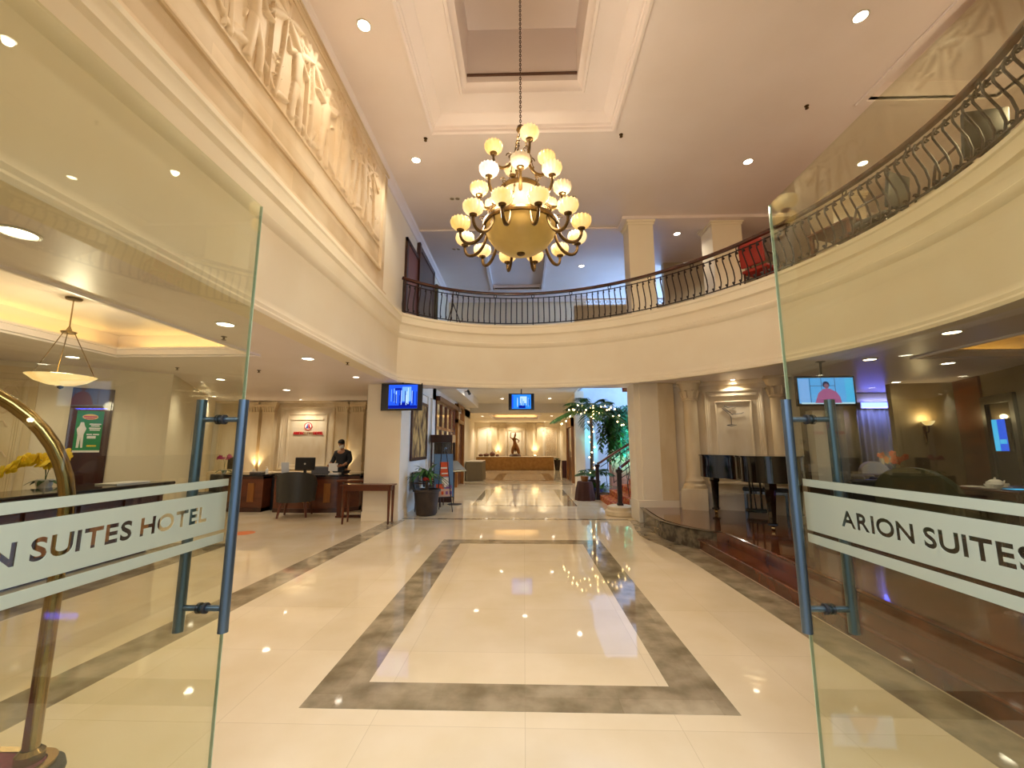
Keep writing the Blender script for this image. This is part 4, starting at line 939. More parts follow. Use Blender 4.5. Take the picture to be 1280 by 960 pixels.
b.box(-0.01, 0.1, -0.0065, -0.005, -0.12, -0.075); b.build('printed_wording', m_paper, g)
MB().box(0.0, 0.12, -0.0065, -0.005, -0.26, -0.235).build('yellow_print', m_py, g)
# carved side panel, dado and frames on the lounge wall
M = on_wall(LW0, LW1, 0, 0, 0); fn = lambda a, c, h: M @ Vector((a, -h, c))
b = MB(); L_ = math.hypot(LW1[0] - LW0[0], LW1[1] - LW0[1])
b.box(1.0, 3.0, -0.05, 0.0, 0, 2.85, M=M); frame_loop(b, 2.0, 2.9, 0.3, 2.7, [(o * 1.4, 0.05 + h * 1.6) for o, h in PF], fn); frame_loop(b, 1.1, 1.9, 0.3, 2.7, [(o * 1.4, 0.05 + h * 1.6) for o, h in PF], fn)
b.box(0.9, 3.1, -0.09, 0.0, 2.78, 2.9, M=M)
struct('trim_lounge_panel', b, m_travertine)
b = MB(); rs2 = random.Random(11)
for i in range(26):
    a0_ = 2.2 + 0.5 * rs2.random(); z_ = 0.5 + 2.0 * rs2.random(); p = [M @ Vector((a0_ + 0.11 * math.cos(q * 0.9) * (1 - q / 9), -0.055, z_ + 0.13 * math.sin(q * 0.9) * (1 - q / 9))) for q in range(8)]; b.tube(p, 0.013, 5)
tg = thing('stone_carving', 'carved scrollwork panel in the lounge wall beside the poster door', 'wall carving', tuple((M @ Vector((2.45, -0.05, 1.5)))))
b.build('scrollwork', m_stone, tg, world=True)
# small doorway shading: reception side wall sconce
def sconce(label, M, m_shade, e=10, col=WARM, m_body=m_bronze):
    t = thing('wall_sconce', label, 'wall lamp', tuple(M.translation), M.to_euler().z)
    MB().lathe([(0.001, 0.0), (0.05, 0.01), (0.09, 0.05), (0.115, 0.1), (0.105, 0.1), (0.08, 0.06), (0.001, 0.02)], (0, -0.14, 0), 20).build('glass_shade', m_shade, t)
    b = MB(); b.tube(bez((0, -0.02, -0.12), (0, -0.16, -0.2), (0, -0.14, -0.08), (0, -0.14, 0.01), 8), 0.012, 8); b.box(-0.035, 0.035, -0.03, 0, -0.3, 0.0, bev=0.012); b.tube([(0, -0.03, -0.3), (0, -0.02, -0.42)], [0.02, 0.004], 8); b.build('bracket', m_body, t)
    if e: light('POINT', 'sconce_bulb', (0, -0.14, 0.16), e, col, parent=t, size=0.05)
    return t
sconce('wall sconce throwing light up the cream wall beside the reception alcove', on_wall(SW0, SW1, 0.42, 2.0, 0) @ Matrix.Rotation(PI, 4, 'Z'), m_bowl_pendant, 14)
# hanging alabaster bowl lamp
t = thing('pendant_lamp', 'alabaster bowl pendant hanging on three rods from the lit tray', 'pendant lamp', (-5.35, 4.7, 2.3))
MB().lathe([(0.001, 0.0), (0.12, 0.008), (0.22, 0.045), (0.30, 0.11), (0.29, 0.112), (0.21, 0.06), (0.001, 0.02)], n=40).build('alabaster_bowl', m_bowl_pendant, t)
b = MB(); b.lathe([(0, 0.0), (0.03, -0.01), (0.025, -0.03), (0, -0.045)], n=16); b.build('finial', m_bronze, t)
b = MB(); b.lathe([(0, 0.62), (0.06, 0.615), (0.075, 0.635), (0.03, 0.65), (0.01, 0.7), (0, 0.7)], n=20)
for i in range(3): a = i * 2 * PI / 3 + 0.5; b.tube([(0.05 * math.cos(a), 0.05 * math.sin(a), 0.63), (0.285 * math.cos(a), 0.285 * math.sin(a), 0.11)], 0.005, 6)
b.build('suspension_rods', m_brass, t)
MB().tube([(0, 0, 0.68), (0, 0, 1.04)], 0.007, 8).build('stem', m_brass, t)
MB().lathe([(0, 1.02), (0.07, 1.025), (0.08, 1.045), (0, 1.05)], n=20).build('canopy', m_bronze, t)
light('POINT', 'pendant_bulb', (0, 0, 0.25), 28, SOFT, parent=t, size=0.1)

# ================================================================== RECEPTION
YB = 13.0
b = MB(); fnb = lambda a, c, h: (a, YB - h, c)
def pilaster(b, x0, x1, z1=2.95, y=YB, z0=0):
    b.box(x0, x1, y - 0.16, y, z0, z1 - 0.32); b.box(x0 - 0.03, x1 + 0.03, y - 0.2, y, z0, z0 + 0.35)
    for k, (e, za, zb) in enumerate(((0.02, 0.34, 0.30), (0.0, 0.30, 0.16), (0.03, 0.22, 0.14), (0.06, 0.14, 0.07), (0.09, 0.07, 0.0))): b.box(x0 - e, x1 + e, y - 0.16 - e, y, z1 - za, z1 - zb)
    for k in range(5): xx = x0 + (x1 - x0) * (k + 0.5) / 5; b.tube([(xx, y - 0.175, z1 - 0.30), (xx, y - 0.20, z1 - 0.2), (xx, y - 0.22, z1 - 0.14)], 0.028, 6)
for x0, x1 in ((-8.62, -8.16), (-8.05, -7.68), (-5.74, -5.4), (-5.27, -4.9)): pilaster(b, x0, x1)
struct('trim_reception_pilasters', b, m_travertine)
b = MB()
frame_loop(b, -7.55, -5.84, 0.9, 2.83, [(o * 1.5, h * 2) for o, h in PF], fnb); frame_loop(b, -7.32, -6.07, 1.0, 2.62, [(o * 0.8, h * 1.2) for o, h in PF], fnb); frame_loop(b, -9.5, -8.75, 0.4, 2.7, [(o * 1.2, h * 2) for o, h in PF], fnb)
b.box(-7.2, -6.2, YB - 0.03, YB, 2.42, 2.46); b.box(-9.9, -3.6, YB - 0.12, YB, 2.93, 3.0)
struct('trim_reception_panel', b, m_travertine_lt)
struct('trim_reception_ledge', MB().box(-9.6, -4.3, YB - 0.42, YB, 0, 0.86, bev=0.01), m_travertine)
for x, lab in ((-8.1, 'warm uplight on the ledge between the pilasters, monitor side of the sign'), (-5.335, 'warm uplight on the ledge behind the receptionist')):
    t = thing('ledge_uplight', lab, 'uplight', (x, YB - 0.25, 0.862), group='uplights behind the reception')
    MB().lathe([(0, 0), (0.05, 0), (0.055, 0.07), (0.045, 0.075), (0, 0.06)], n=16).build('housing', m_trimring, t); MB().lathe([(0, 0.064), (0.042, 0.064), (0.042, 0.07), (0, 0.07)], n=16).build('lens', m_uplight, t)
    light('SPOT', 'uplight_spot', (0, 0, 0.1), 26, WARM, parent=t, size=0.04, rot=(R(180 - 8), 0, 0), angle=100)
# hotel sign
t = thing('hotel_sign', 'red hotel lettering under a round red and blue emblem on the reception wall', 'sign', (-6.67, YB - 0.005, 2.05))
m_sr = mat('sign_red', 'd0242a', 0.4); m_sb = mat('sign_blue', '3550b0', 0.4); m_sg = mat('sign_gold', 'c0956a', 0.4)
RX = Matrix.Rotation(PI / 2, 4, 'X')
text_mesh('ARION', 0.115, 'lettering', m_sr, t, Matrix.Translation((-0.45, -0.012, -0.08)) @ RX, bold=0.006, depth=0.02, align='LEFT', width=0.31)
text_mesh('SUITES', 0.105, 'thin_lettering', m_sg, t, Matrix.Translation((-0.13, -0.012, -0.078)) @ RX, bold=0.001, depth=0.02, align='LEFT', width=0.30)
text_mesh('HOTEL', 0.115, 'lettering', m_sr, t, Matrix.Translation((0.18, -0.012, -0.08)) @ RX, bold=0.006, depth=0.02, align='LEFT', width=0.29)
circ = lambda r, cz: [(r * math.cos(a), cz + r * math.sin(a)) for a in np.linspace(0, 2 * PI, 28, endpoint=False)]
b = MB(); b.prism(circ(0.125, 0.17), -0.012, 0, pr_); b.build('emblem_disc', m_sr, t)
b = MB(); b.prism(circ(0.10, 0.17), -0.016, -0.012, pr_); b.build('emblem_field', m_paper, t)
b = MB(); b.prism([(-0.07, 0.11), (-0.01, 0.25), (0.0, 0.25), (0.0, 0.11)], -0.022, -0.016, pr_); b.build('emblem_left_stroke', m_sb, t)
b = MB(); b.prism([(0.01, 0.11), (0.01, 0.25), (0.03, 0.25), (0.08, 0.11)], -0.022, -0.016, pr_); b.build('emblem_right_stroke', m_sr, t)
# two desks
def reception_desk(label, pts, gold, loc, grp='reception desks'):
    """pts: front edge polyline from one end to the other; body 0.75 deep behind it"""
    t = thing('reception_desk', label, 'desk', loc)
    back = [(x, y + 0.75) for x, y in pts][::-1]; fr = pts
    MB().slab(fr + back, [], 0.0, 0.86).build('desk_body', m_wood_mid, t, world=True)
    off = lambda d: [(x, y - d) for x, y in fr] + [(x, y + d) for x, y in back]
    MB().slab(off(0.05), [], 0.865, 0.905).build('desk_top', m_granite_top, t, world=True)
    b = MB(); b.slab(off(0.02), [], 0.80, 0.865); b.slab(off(0.015), [], 0.0, 0.1); b.build('desk_moulding', m_wood, t, world=True)
    for (xa, ya, a) in gold: MB().box(-0.08, 0.08, -0.02, 0.01, 0.24, 0.7, bev=0.005, M=T(xa, ya, 0, a)).build('inlaid_panel', m_wood_gold, t, world=True)
    return t
reception_desk('mahogany reception desk behind the charcoal armchair', [(-6.2, 10.62), (-5.6, 10.55), (-5.0, 10.55), (-4.5, 10.68), (-4.2, 11.0)], [(-5.9, 10.59, -0.1), (-5.35, 10.55, 0), (-4.85, 10.58, 0.15)], (-5.2, 10.9, 0))
reception_desk('mahogany reception desk on the orchid side of the gap', [(-7.95, 11.0), (-7.6, 10.75), (-7.1, 10.65), (-6.5, 10.64)], [(-7.35, 10.7, -0.15), (-6.8, 10.645, 0)], (-7.2, 11.0, 0))
MB_ = MB(); MB_.box(-6.47, -6.24, 10.95, 11.3, 0, 0.84); tag(MB_.build('cable_cabinet', m_black), 'black cabinet standing in the gap between the two reception desks', 'cabinet')
def monitor(label, x, y, z, rz):
    t = thing('computer_monitor', label, 'monitor', (x, y, z), rz, 'monitors on the reception desks')
    MB().box(-0.25, 0.25, -0.02, 0.02, 0.1, 0.42, bev=0.008).build('screen_housing', m_black, t)
    b = MB(); b.box(-0.03, 0.03, -0.01, 0.04, 0.01, 0.2); b.lathe([(0, 0), (0.11, 0), (0.1, 0.012), (0, 0.014)], n=24); b.build('stand', m_black, t)
    MB().lathe([(0, 0), (0.022, 0), (0.022, 0.003), (0, 0.003)], n=16, M=T(0, -0.0215, 0.26, 0, PI / 2)).build('emblem_dot', m_trimring, t)
    return t
monitor('black computer monitor seen from behind, above the charcoal armchair', -5.58, 10.85, 0.906, 0.05)
monitor('black computer monitor on the orchid side desk, behind the door handle', -7.65, 11.2, 0.906, -0.3)
t = thing('info_holder', 'clear leaflet holder with a pale blue card on the reception desk', 'leaflet holder', (-6.05, 10.8, 0.906))
MB().box(-0.1, 0.1, -0.003, 0.003, 0.0, 0.3, M=T(0, 0, 0, 0, 0.15)).build('card', mat('pale_card', 'cfd4de', 0.4), t); MB().box(-0.11, 0.11, -0.05, 0.05, 0, 0.01).build('foot', m_glass_clear, t)
t = thing('sanitizer_bottle', 'small white pump bottle on the reception desk beside the gap', 'bottle', (-6.62, 10.95, 0.906)); MB().lathe([(0, 0), (0.035, 0), (0.035, 0.11), (0.015, 0.13), (0.012, 0.15), (0, 0.15)], n=16).build('bottle_body', m_white, t); MB().tube([(0, 0, .15), (0, 0, .18), (-0.04, 0, .18)], 0.006, 6).build('pump', m_white, t)
tag(MB().box(-5.0, -4.75, 10.95, 11.12, 0.907, 0.93).build('document_stack', m_paper), 'low stack of white documents on the reception desk in front of the receptionist', 'papers')
tag(MB().box(-7.05, -6.75, 10.9, 11.15, 0.906, 0.96, bev=0.01).build('desk_telephone', mat('grey_plastic', '77706a', 0.4)), 'low grey telephone on the orchid side reception desk', 'telephone')
orchid('pink_orchid', 'small potted orchid with magenta blossoms on the orchid side reception desk', (-7.75, 10.95, 0.906), [(((0, 0, .1), (0, 0, .35), (-0.05, 0, .5), (-0.2, -0.02, .42)), 5), (((0, 0, .1), (0, 0, .3), (0.05, 0, .5), (0.15, 0.0, .44)), 4)], m_magenta, fs=0.055, pot_r=0.07, pot_h=0.1)
# armchair
def tub_chair(label, loc, rz, m, grp=None, s=1.0, leg_m=m_wood_mid, back=0.42):
    t = thing('tub_armchair', label, 'armchair', loc, rz, grp)
    MB().box(-0.27 * s, 0.27 * s, -0.27 * s, 0.24 * s, 0.34 * s, 0.47 * s, bev=0.05, seg=3).build('seat', m, t)
    # wrap-round shell, open towards +y
    vs = []; n = 28; prof_ = ((0.30, 0.0), (0.33, 0.0), (0.36, 1.0), (0.31, 1.0))
    for i in range(n + 1):
        a = R(-200 + 220 * i / n); f = math.sin(PI * i / n) ** 0.6; h = 0.26 + (0.10 + (back - 0.16) * f)
        for (rr_, hh) in ((0.30, 0.33), (0.345, 0.31), (0.375, 0.30 + h * 0.8), (0.355, 0.30 + h), (0.32, 0.30 + h), (0.30, 0.30 + h * 0.8)): vs.append((rr_ * s * math.cos(a) * 1.05, rr_ * s * math.sin(a), hh * s))
    fs = []
    for i in range(n):
        for k in range(6): fs.append((i * 6 + k, i * 6 + (k + 1) % 6, (i + 1) * 6 + (k + 1) % 6, (i + 1) * 6 + k))
    fs += [tuple(range(6)), tuple(n * 6 + k for k in range(6))[::-1]]
    MB().add(vs, fs).build('backrest', m, t, ang=60)
    for sx in (-1, 1):
        for sy in (-1, 1): MB().tube([(sx * 0.22 * s, sy * 0.2 * s, 0.35 * s), (sx * 0.27 * s, sy * 0.26 * s, 0.0)], [0.032 * s, 0.02 * s], 8).build('leg', leg_m, t)
    return t
tub_chair('charcoal leather tub armchair in front of the reception desk, back to the lobby', (-5.33, 10.05, 0), 0.25, m_leather, s=1.12)
t = thing('office_chair', 'grey office chair behind the reception desk, next to the monitor', 'office chair', (-5.75, 11.9, 0), 0.1)
MB().box(-0.24, 0.24, -0.22, 0.22, 0.44, 0.52, bev=0.03, seg=2).build('seat', m_leather, t); MB().box(-0.25, 0.25, 0.18, 0.24, 0.55, 1.04, bev=0.04, seg=3).build('backrest', mat('grey_mesh', '55555a', 0.6), t)
b = MB(); b.tube([(0, 0, 0.1), (0, 0, 0.44)], 0.025, 10); b.box(-0.03, 0.03, 0.16, 0.2, 0.46, 0.7)
for i in range(5): a = i * 2 * PI / 5; b.tube([(0, 0, 0.1), (0.28 * math.cos(a), 0.28 * math.sin(a), 0.05)], [0.025, 0.015], 8); b.ball((0.28 * math.cos(a), 0.28 * math.sin(a), 0.028), 0.028, n=8, m=6)
b.build('wheeled_base', m_black, t)
t = thing('office_chair', 'dark high-backed chair at the orchid side reception desk', 'office chair', (-7.75, 10.3, 0), 2.6)
MB().box(-0.27, 0.27, -0.25, 0.25, 0.42, 0.5, bev=0.03, seg=2).build('seat', m_leather, t); MB().box(-0.28, 0.28, -0.3, -0.22, 0.45, 0.92, bev=0.03, seg=3).build('backrest', m_leather, t)
for sx in (-0.2, 0.2):
    for sy in (-0.2, 0.2): MB().tube([(sx, sy, 0.43), (sx * 1.1, sy * 1.1, 0)], [0.02, 0.013], 8).build('leg', m_wood_mid, t)
# receptionist (local frame: faces -y)
pz = thing('person', 'receptionist in a black shirt and white face mask looking down at a sheet of paper', 'person', (-5.12, 11.95, 0), R(-12))
J = [(0, 0.02, 0.98, 0.155, 0.11), (0, 0.02, 1.12, 0.15, 0.105), (0, 0.03, 1.28, 0.17, 0.115), (0, 0.03, 1.42, 0.165, 0.10), (0, 0.015, 1.505, 0.062, 0.062), (0, -0.01, 1.57, 0.055, 0.058),
     (-0.20, 0.03, 1.43, 0.062, 0.062), (-0.27, 0.0, 1.20, 0.05, 0.05), (-0.24, -0.22, 1.09, 0.036, 0.036), (0.20, 0.03, 1.43, 0.062, 0.062), (0.29, 0.0, 1.21, 0.05, 0.05), (0.2, -0.22, 1.08, 0.036, 0.036),
     (-0.10, 0.02, 0.86, 0.092, 0.095), (-0.11, 0.02, 0.5, 0.062, 0.065), (-0.11, 0.03, 0.09, 0.042, 0.045), (0.10, 0.02, 0.86, 0.092, 0.095), (0.11, 0.02, 0.5, 0.062, 0.065), (0.11, 0.03, 0.09, 0.042, 0.045), (-0.12, -0.1, 0.045, 0.045, 0.03), (0.12, -0.1, 0.045, 0.045, 0.03)]
Ed = [(0, 1), (1, 2), (2, 3), (3, 4), (4, 5), (3, 6), (6, 7), (7, 8), (3, 9), (9, 10), (10, 11), (0, 12), (12, 13), (13, 14), (0, 15), (15, 16), (16, 17), (14, 18), (17, 19)]
skin_body('body', J, Ed, m_skin, pz)
JS = [(x, y, z, a + 0.018, c + 0.018) for x, y, z, a, c in J[:4]] + [(0, 0.018, 1.53, 0.07, 0.068)] + [(x, y, z, a + 0.014, c + 0.014) for x, y, z, a, c in J[6:8]] + [(-0.25, -0.13, 1.125, 0.055, 0.055)] + [(x, y, z, a + 0.014, c + 0.014) for x, y, z, a, c in J[9:11]] + [(0.235, -0.13, 1.125, 0.055, 0.055), (0, 0.02, 0.84, 0.18, 0.135)]
skin_body('shirt', JS, [(0, 1), (1, 2), (2, 3), (3, 4), (3, 5), (5, 6), (6, 7), (3, 8), (8, 9), (9, 10), (0, 11)], m_shirt, pz)
JT = [(0, 0.02, 0.95, 0.165, 0.125)] + [(x, y, z, a + 0.014, c + 0.014) for x, y, z, a, c in J[12:18]]
skin_body('trousers', JT, [(0, 1), (1, 2), (2, 3), (0, 4), (4, 5), (5, 6)], m_shirt, pz)
HM = T(0, -0.035, 1.665, 0, R(22)) # head tilted down
hb = MB(); prh = [(0.001, -0.125), (0.032, -0.118), (0.052, -0.095), (0.064, -0.06), (0.073, -0.01), (0.078, 0.04), (0.074, 0.08), (0.055, 0.108), (0.03, 0.12), (0.001, 0.124)]
hb.lathe(prh, n=24, M=HM @ Matrix.Diagonal((0.96, 1.2, 1, 1)))
hb.lathe([(0.001, -0.03), (0.016, -0.02), (0.013, 0.0), (0.006, 0.025), (0.001, 0.03)], n=10, M=HM @ T(0, -0.09, -0.005))
for sx in (-1, 1): hb.lathe([(0.001, -0.03), (0.014, -0.015), (0.018, 0.01), (0.01, 0.028), (0.001, 0.032)], n=10, M=HM @ T(sx * 0.078, 0.005, -0.0) @ Matrix.Diagonal((0.5, 1, 1, 1)))
hb.build('head', m_skin, pz, ang=80)
hb = MB(); n = 24; prt = [(0.079, 0.012), (0.085, 0.05), (0.081, 0.09), (0.06, 0.125), (0.03, 0.14), (0.001, 0.143)]
vs = []; fs = []
for (r_, z_) in prt:
    for j in range(n):
        a = 2 * PI * j / n; fr = max(0, -math.sin(a)); zz_ = z_ + (0.055 * fr ** 2 if z_ < 0.06 else 0) - (0.05 * max(0, math.sin(a)) if z_ < 0.03 else 0); vs.append(HM @ Vector((r_ * 0.98 * math.cos(a), r_ * 1.2 * math.sin(a), zz_)))
for i in range(len(prt) - 1):
    for j in range(n): fs.append((i * n + j, i * n + (j + 1) % n, (i + 1) * n + (j + 1) % n, (i + 1) * n + j))
hb.add(vs, fs); hb.build('hair', m_hair, pz, ang=80)
hb = MB(); vs = []; fs = []; cols_ = 10; rows_ = 5
for i in range(rows_ + 1):
    for j in range(cols_ + 1):
        a = R(-90 + (j / cols_ - 0.5) * 150); z_ = -0.1 + 0.1 * i / rows_; rr_ = 0.0725 + 0.006 * math.sin(PI * i / rows_) - (0.012 if i == 0 else 0); vs.append(HM @ Vector((rr_ * 1.0 * math.cos(a), rr_ * 1.26 * math.sin(a) - 0.004, z_)))
for i in range(rows_):
    for j in range(cols_): fs.append((i * (cols_ + 1) + j, i * (cols_ + 1) + j + 1, (i + 1) * (cols_ + 1) + j + 1, (i + 1) * (cols_ + 1) + j))
hb.add(vs, fs); hb.build('face_mask', m_paper, pz, ang=80)
for sx in (-1, 1):
    e_ = MB(); e_.ball((HM @ Vector((sx * 0.03, -0.083, 0.022))), 0.009, (1.2, 0.6, 0.6), 10, 6); e_.build('eye', m_hair, pz)
    # hand: palm with four fingers and a thumb closing on the paper
    w = Vector((-0.24 if sx < 0 else 0.20, -0.22, 1.09)); cpt = w + Vector((-sx * 0.02, -0.07, -0.01))
    jj = [(w.x, w.y, w.z, 0.026, 0.022), (cpt.x, cpt.y, cpt.z, 0.034, 0.016)]; ee = [(0, 1)]
    for k in range(4):
        o = (k - 1.5) * 0.017; ln = (0.058, 0.068, 0.064, 0.05)[k]
        a_ = cpt + Vector((-sx * 0.012, -0.02, -o)); b_ = a_ + Vector((-sx * ln * 0.5, -ln * 0.45, -0.004)); c_ = b_ + Vector((-sx * ln * 0.5, ln * 0.1, -0.006)); i0 = len(jj)
        jj += [(a_.x, a_.y, a_.z, 0.009, 0.009), (b_.x, b_.y, b_.z, 0.0085, 0.0085), (c_.x, c_.y, c_.z, 0.0075, 0.0075)]; ee += [(1, i0), (i0, i0 + 1), (i0 + 1, i0 + 2)]
    a_ = w + Vector((-sx * 0.025, -0.035, 0.02)); b_ = a_ + Vector((-sx * 0.03, -0.03, 0.012)); i0 = len(jj); jj += [(a_.x, a_.y, a_.z, 0.011, 0.011), (b_.x, b_.y, b_.z, 0.009, 0.009)]; ee += [(0, i0), (i0, i0 + 1)]
    skin_body('hand', jj, ee, m_skin, pz, sub=1)
hp = MB(); hp.box(-0.16, 0.13, -0.335, -0.332, 0.94, 1.15, M=T(0, 0, 0, 0, 0)); ps = thing('paper_sheet', 'white sheet of paper held up by the receptionist over the desk', 'paper', (-5.12, 11.95, 0), R(-12)); hp.build('sheet', m_paper, ps)

# side table in front of the pillar
t = thing('side_table', 'plain mahogany side table against the reception pillar', 'side table', (-3.3, 9.16, 0))
b = MB(); b.box(-3.86, -2.76, 9.0, 9.37, 0.78, 0.81, bev=0.008); b.build('table_top', m_wood_mid, t, world=True)
MB().box(-3.8, -2.82, 9.03, 9.34, 0.68, 0.78).build('apron', m_wood_mid, t, world=True)
for sx in (-3.79, -2.83):
    for sy in (9.05, 9.32): MB().tube([(sx, sy, 0.78), (sx, sy, 0)], [0.034, 0.02], 4).build('leg', m_wood_mid, t, world=True)
t = thing('console_table', 'mahogany console with thick legs behind the side table', 'console', (-4.0, 10.0, 0))
MB().box(-4.3, -3.62, 9.8, 10.1, 0.8, 0.84, bev=0.01).build('table_top', m_wood_mid, t, world=True)
for sx in (-4.24, -3.68): MB().box(sx - 0.05, sx + 0.05, 9.9, 10.0, 0.04, 0.8).build('leg', m_wood, t, world=True); 
MB().box(-4.3, -3.6, 9.86, 10.04, 0, 0.04).build('foot', m_wood, t, world=True)
# floor sticker
tag(MB().lathe([(0, 0.0005), (0.2, 0.0005), (0.2, 0.003), (0, 0.003)], (-5.25, 8.1, 0.0), 28).build('floor_sticker', mat('orange_sticker', 'd9722a', 0.5)), 'round orange sticker on the marble floor before the reception desks', 'floor sticker')

# ================================================================== CORRIDOR
t = thing('potted_plant', 'leafy green plant with a red bow in a large dark pot at the corridor entrance', 'potted plant', (-2.32, 10.3, 0))
MB().lathe([(0, 0.01), (0.22, 0.01), (0.24, 0.03), (0.3, 0.54), (0.33, 0.55), (0.33, 0.6), (0.29, 0.6), (0.27, 0.52), (0, 0.52)], n=36).build('pot', m_pot, t)
MB().tube(bez((0, 0, 0.5), (0.01, 0, 0.7), (-0.02, 0, 0.8), (0, 0, 0.95), 6), [0.04] * 3 + [0.03] * 4, 10).build('stem', m_bark, t)
b = MB(); rs3 = random.Random(4)
for k in range(34):
    a = k * 2.4; el = rs3.uniform(0.25, 1.5); leaf_strip(b, (0, 0, 0.85 + 0.12 * rs3.random()), (math.cos(a), math.sin(a), el), rs3.uniform(0.48, 0.72), rs3.uniform(0.035, 0.05), rs3.uniform(0.4, 0.9))
b.build('foliage', mat('glossy_leaf', '41752f', 0.4, col2='2a541f', nscale=8), t)
b = MB()
for sg in (-1, 1): b.ball((sg * 0.06 + 0.03, -0.06, 0.84), 0.06, (1, 0.4, 0.7), 10, 8)
b.ball((0.03, -0.07, 0.84), 0.025, n=8, m=6); b.build('red_bow', mat('red_ribbon', 'c8281e', 0.4), t)
# promotional board on an easel
t = thing('easel_sign', 'blue and orange promotional board on a thin metal easel', 'sign', (-1.98, 10.75, 0), R(25))
MB().box(-0.24, 0.24, -0.012, 0.0, 0.36, 1.42, M=T(0, 0, 0, 0, R(-6))).build('board', mat('board_blue', '5a82b4', 0.4), t)
b_ = lambda x0, x1, z0, z1, m, nm, k=1: MB().box(x0, x1, -0.012 - 0.002 * k, -0.012 - 0.002 * (k - 1) - 0.0005, z0, z1, M=T(0, 0, 0, 0, R(-6))).build(nm, m, t)
m_bo = mat('board_orange', 'e0552a', 0.4); m_bv = mat('board_violet', '8a5aa0', 0.4)
b_(-0.1, 0.12, 0.86, 1.22, m_bo, 'red_print'); b_(-0.06, 0.1, 0.92, 0.95, m_paper, 'white_print', 2); b_(-0.1, 0.08, 1.05, 1.09, m_paper, 'white_print', 2)
b_(-0.2, 0.2, 0.37, 0.56, mat('board_pink', 'dcb8a8', 0.4), 'lower_print'); b_(-0.05, 0.12, 0.6, 0.84, m_paper, 'pale_print')
b_(-0.2, 0.0, 0.56, 0.68, m_bo, 'orange_print'); b_(0.05, 0.2, 0.56, 0.64, m_bv, 'violet_print')
for x in (-0.15, -0.04, 0.07, 0.17): b_(x - 0.03, x + 0.03, 0.42, 0.5, m_bo if x < 0 else m_bv, 'small_print', 2)
for p, q in (((-0.2, -0.06, 0), (-0.06, 0.12, 1.5)), ((0.2, -0.06, 0), (0.06, 0.12, 1.5)), ((0, 0.5, 0), (0, 0.14, 1.5))): MB().tube([p, q], 0.011, 8).build('leg', m_iron, t)
MB().tube([(-0.22, -0.03, 0.36), (0.22, -0.03, 0.36)], 0.01, 8).build('crossbar', m_iron, t)
b = MB(); b.tube([(0, 0.1, 1.48), (0, 0.06, 1.56), (0, -0.02, 1.57)], 0.01, 8); b.ball((0, -0.04, 1.56), 0.03, n=10, m=8); b.build('picture_lamp', m_steel, t)
# slanted lectern
t = thing('menu_stand', 'slanted gold-framed menu stand behind the promotional board', 'menu stand', (-1.95, 12.2, 0), R(62))
MB().box(-0.3, 0.3, -0.22, 0.22, -0.02, 0.02, M=T(0, 0, 1.05, 0, R(40)), bev=0.004).build('board_frame', m_brass, t)
MB().box(-0.26, 0.26, -0.18, 0.18, 0.02, 0.026, M=T(0, 0, 1.05, 0, R(40))).build('menu_panel', m_black, t)
MB().tube([(0, 0.05, 0), (0, 0.03, 1.04)], 0.018, 10).build('post', m_iron, t); MB().lathe([(0, 0), (0.2, 0), (0.2, 0.012), (0.04, 0.03), (0, 0.03)], n=28).build('base', m_iron, t)
# dark chairs behind the plant
def simple_chair(label, loc, rz, m, mw, grp=None, cat='chair', name='dining_chair', h=0.95):
    t = thing(name, label, cat, loc, rz, grp)
    MB().box(-0.24, 0.24, -0.23, 0.23, 0.42, 0.49, bev=0.025, seg=2).build('seat', m, t); MB().box(-0.23, 0.23, -0.03, 0.03, 0.0, h - 0.5, bev=0.025, seg=2, M=T(0, 0.24, 0.52, 0, R(-8))).build('backrest', m, t)
    for sx in (-0.2, 0.2):
        for sy in (-0.2, 0.2): MB().tube([(sx, sy, 0.43), (sx * 1.08, sy * 1.08, 0)], [0.02, 0.013], 8).build('leg', mw, t)
    for sx in (-0.26, 0.26): MB().tube([(sx, 0.24, 0.7), (sx, -0.1, 0.68), (sx, -0.18, 0.45)], 0.018, 8).build('armrest', mw, t)
    return t
simple_chair('black armchair in the dark corner behind the potted plant', (-2.5, 11.0, 0), R(90), m_leather, m_wood); simple_chair('black armchair beyond the promotional board in front of the tapestry', (-2.45, 11.8, 0), R(90), m_leather, m_wood)
t = thing('notice_cabinet', 'mahogany glass-fronted cabinet standing beyond the tapestry', 'cabinet', (-2.6, 13.0, 0))
b = MB(); b.box(-2.78, -2.12, 12.62, 13.2, 0, 0.5); b.box(-2.78, -2.12, 12.62, 13.2, 1.72, 1.95, bev=0.01)
for x in (-2.76, -2.16):
    for y in (12.64, 13.15): b.box(x, x + 0.04, y, y + 0.04, 0.5, 1.72)
b.box(-2.78, -2.12, 13.16, 13.2, 0.5, 1.72); b.box(-2.74, -2.16, 12.66, 13.16, 1.1, 1.12)
b.build('cabinet_body', m_wood, t, world=True); MB().box(-2.74, -2.15, 12.63, 12.64, 0.5, 1.72).build('glass_front', m_glass_clear, t, world=True)
b = MB(); [b.lathe([(0, 0), (0.05, 0), (0.07, 0.1), (0.02, 0.2), (0, 0.2)], (x, 12.95, 1.121), 14) for x in (-2.6, -2.4)]; tag(b.build('ornaments', m_travertine), 'pale ornaments on the shelf inside the mahogany cabinet', 'ornaments')
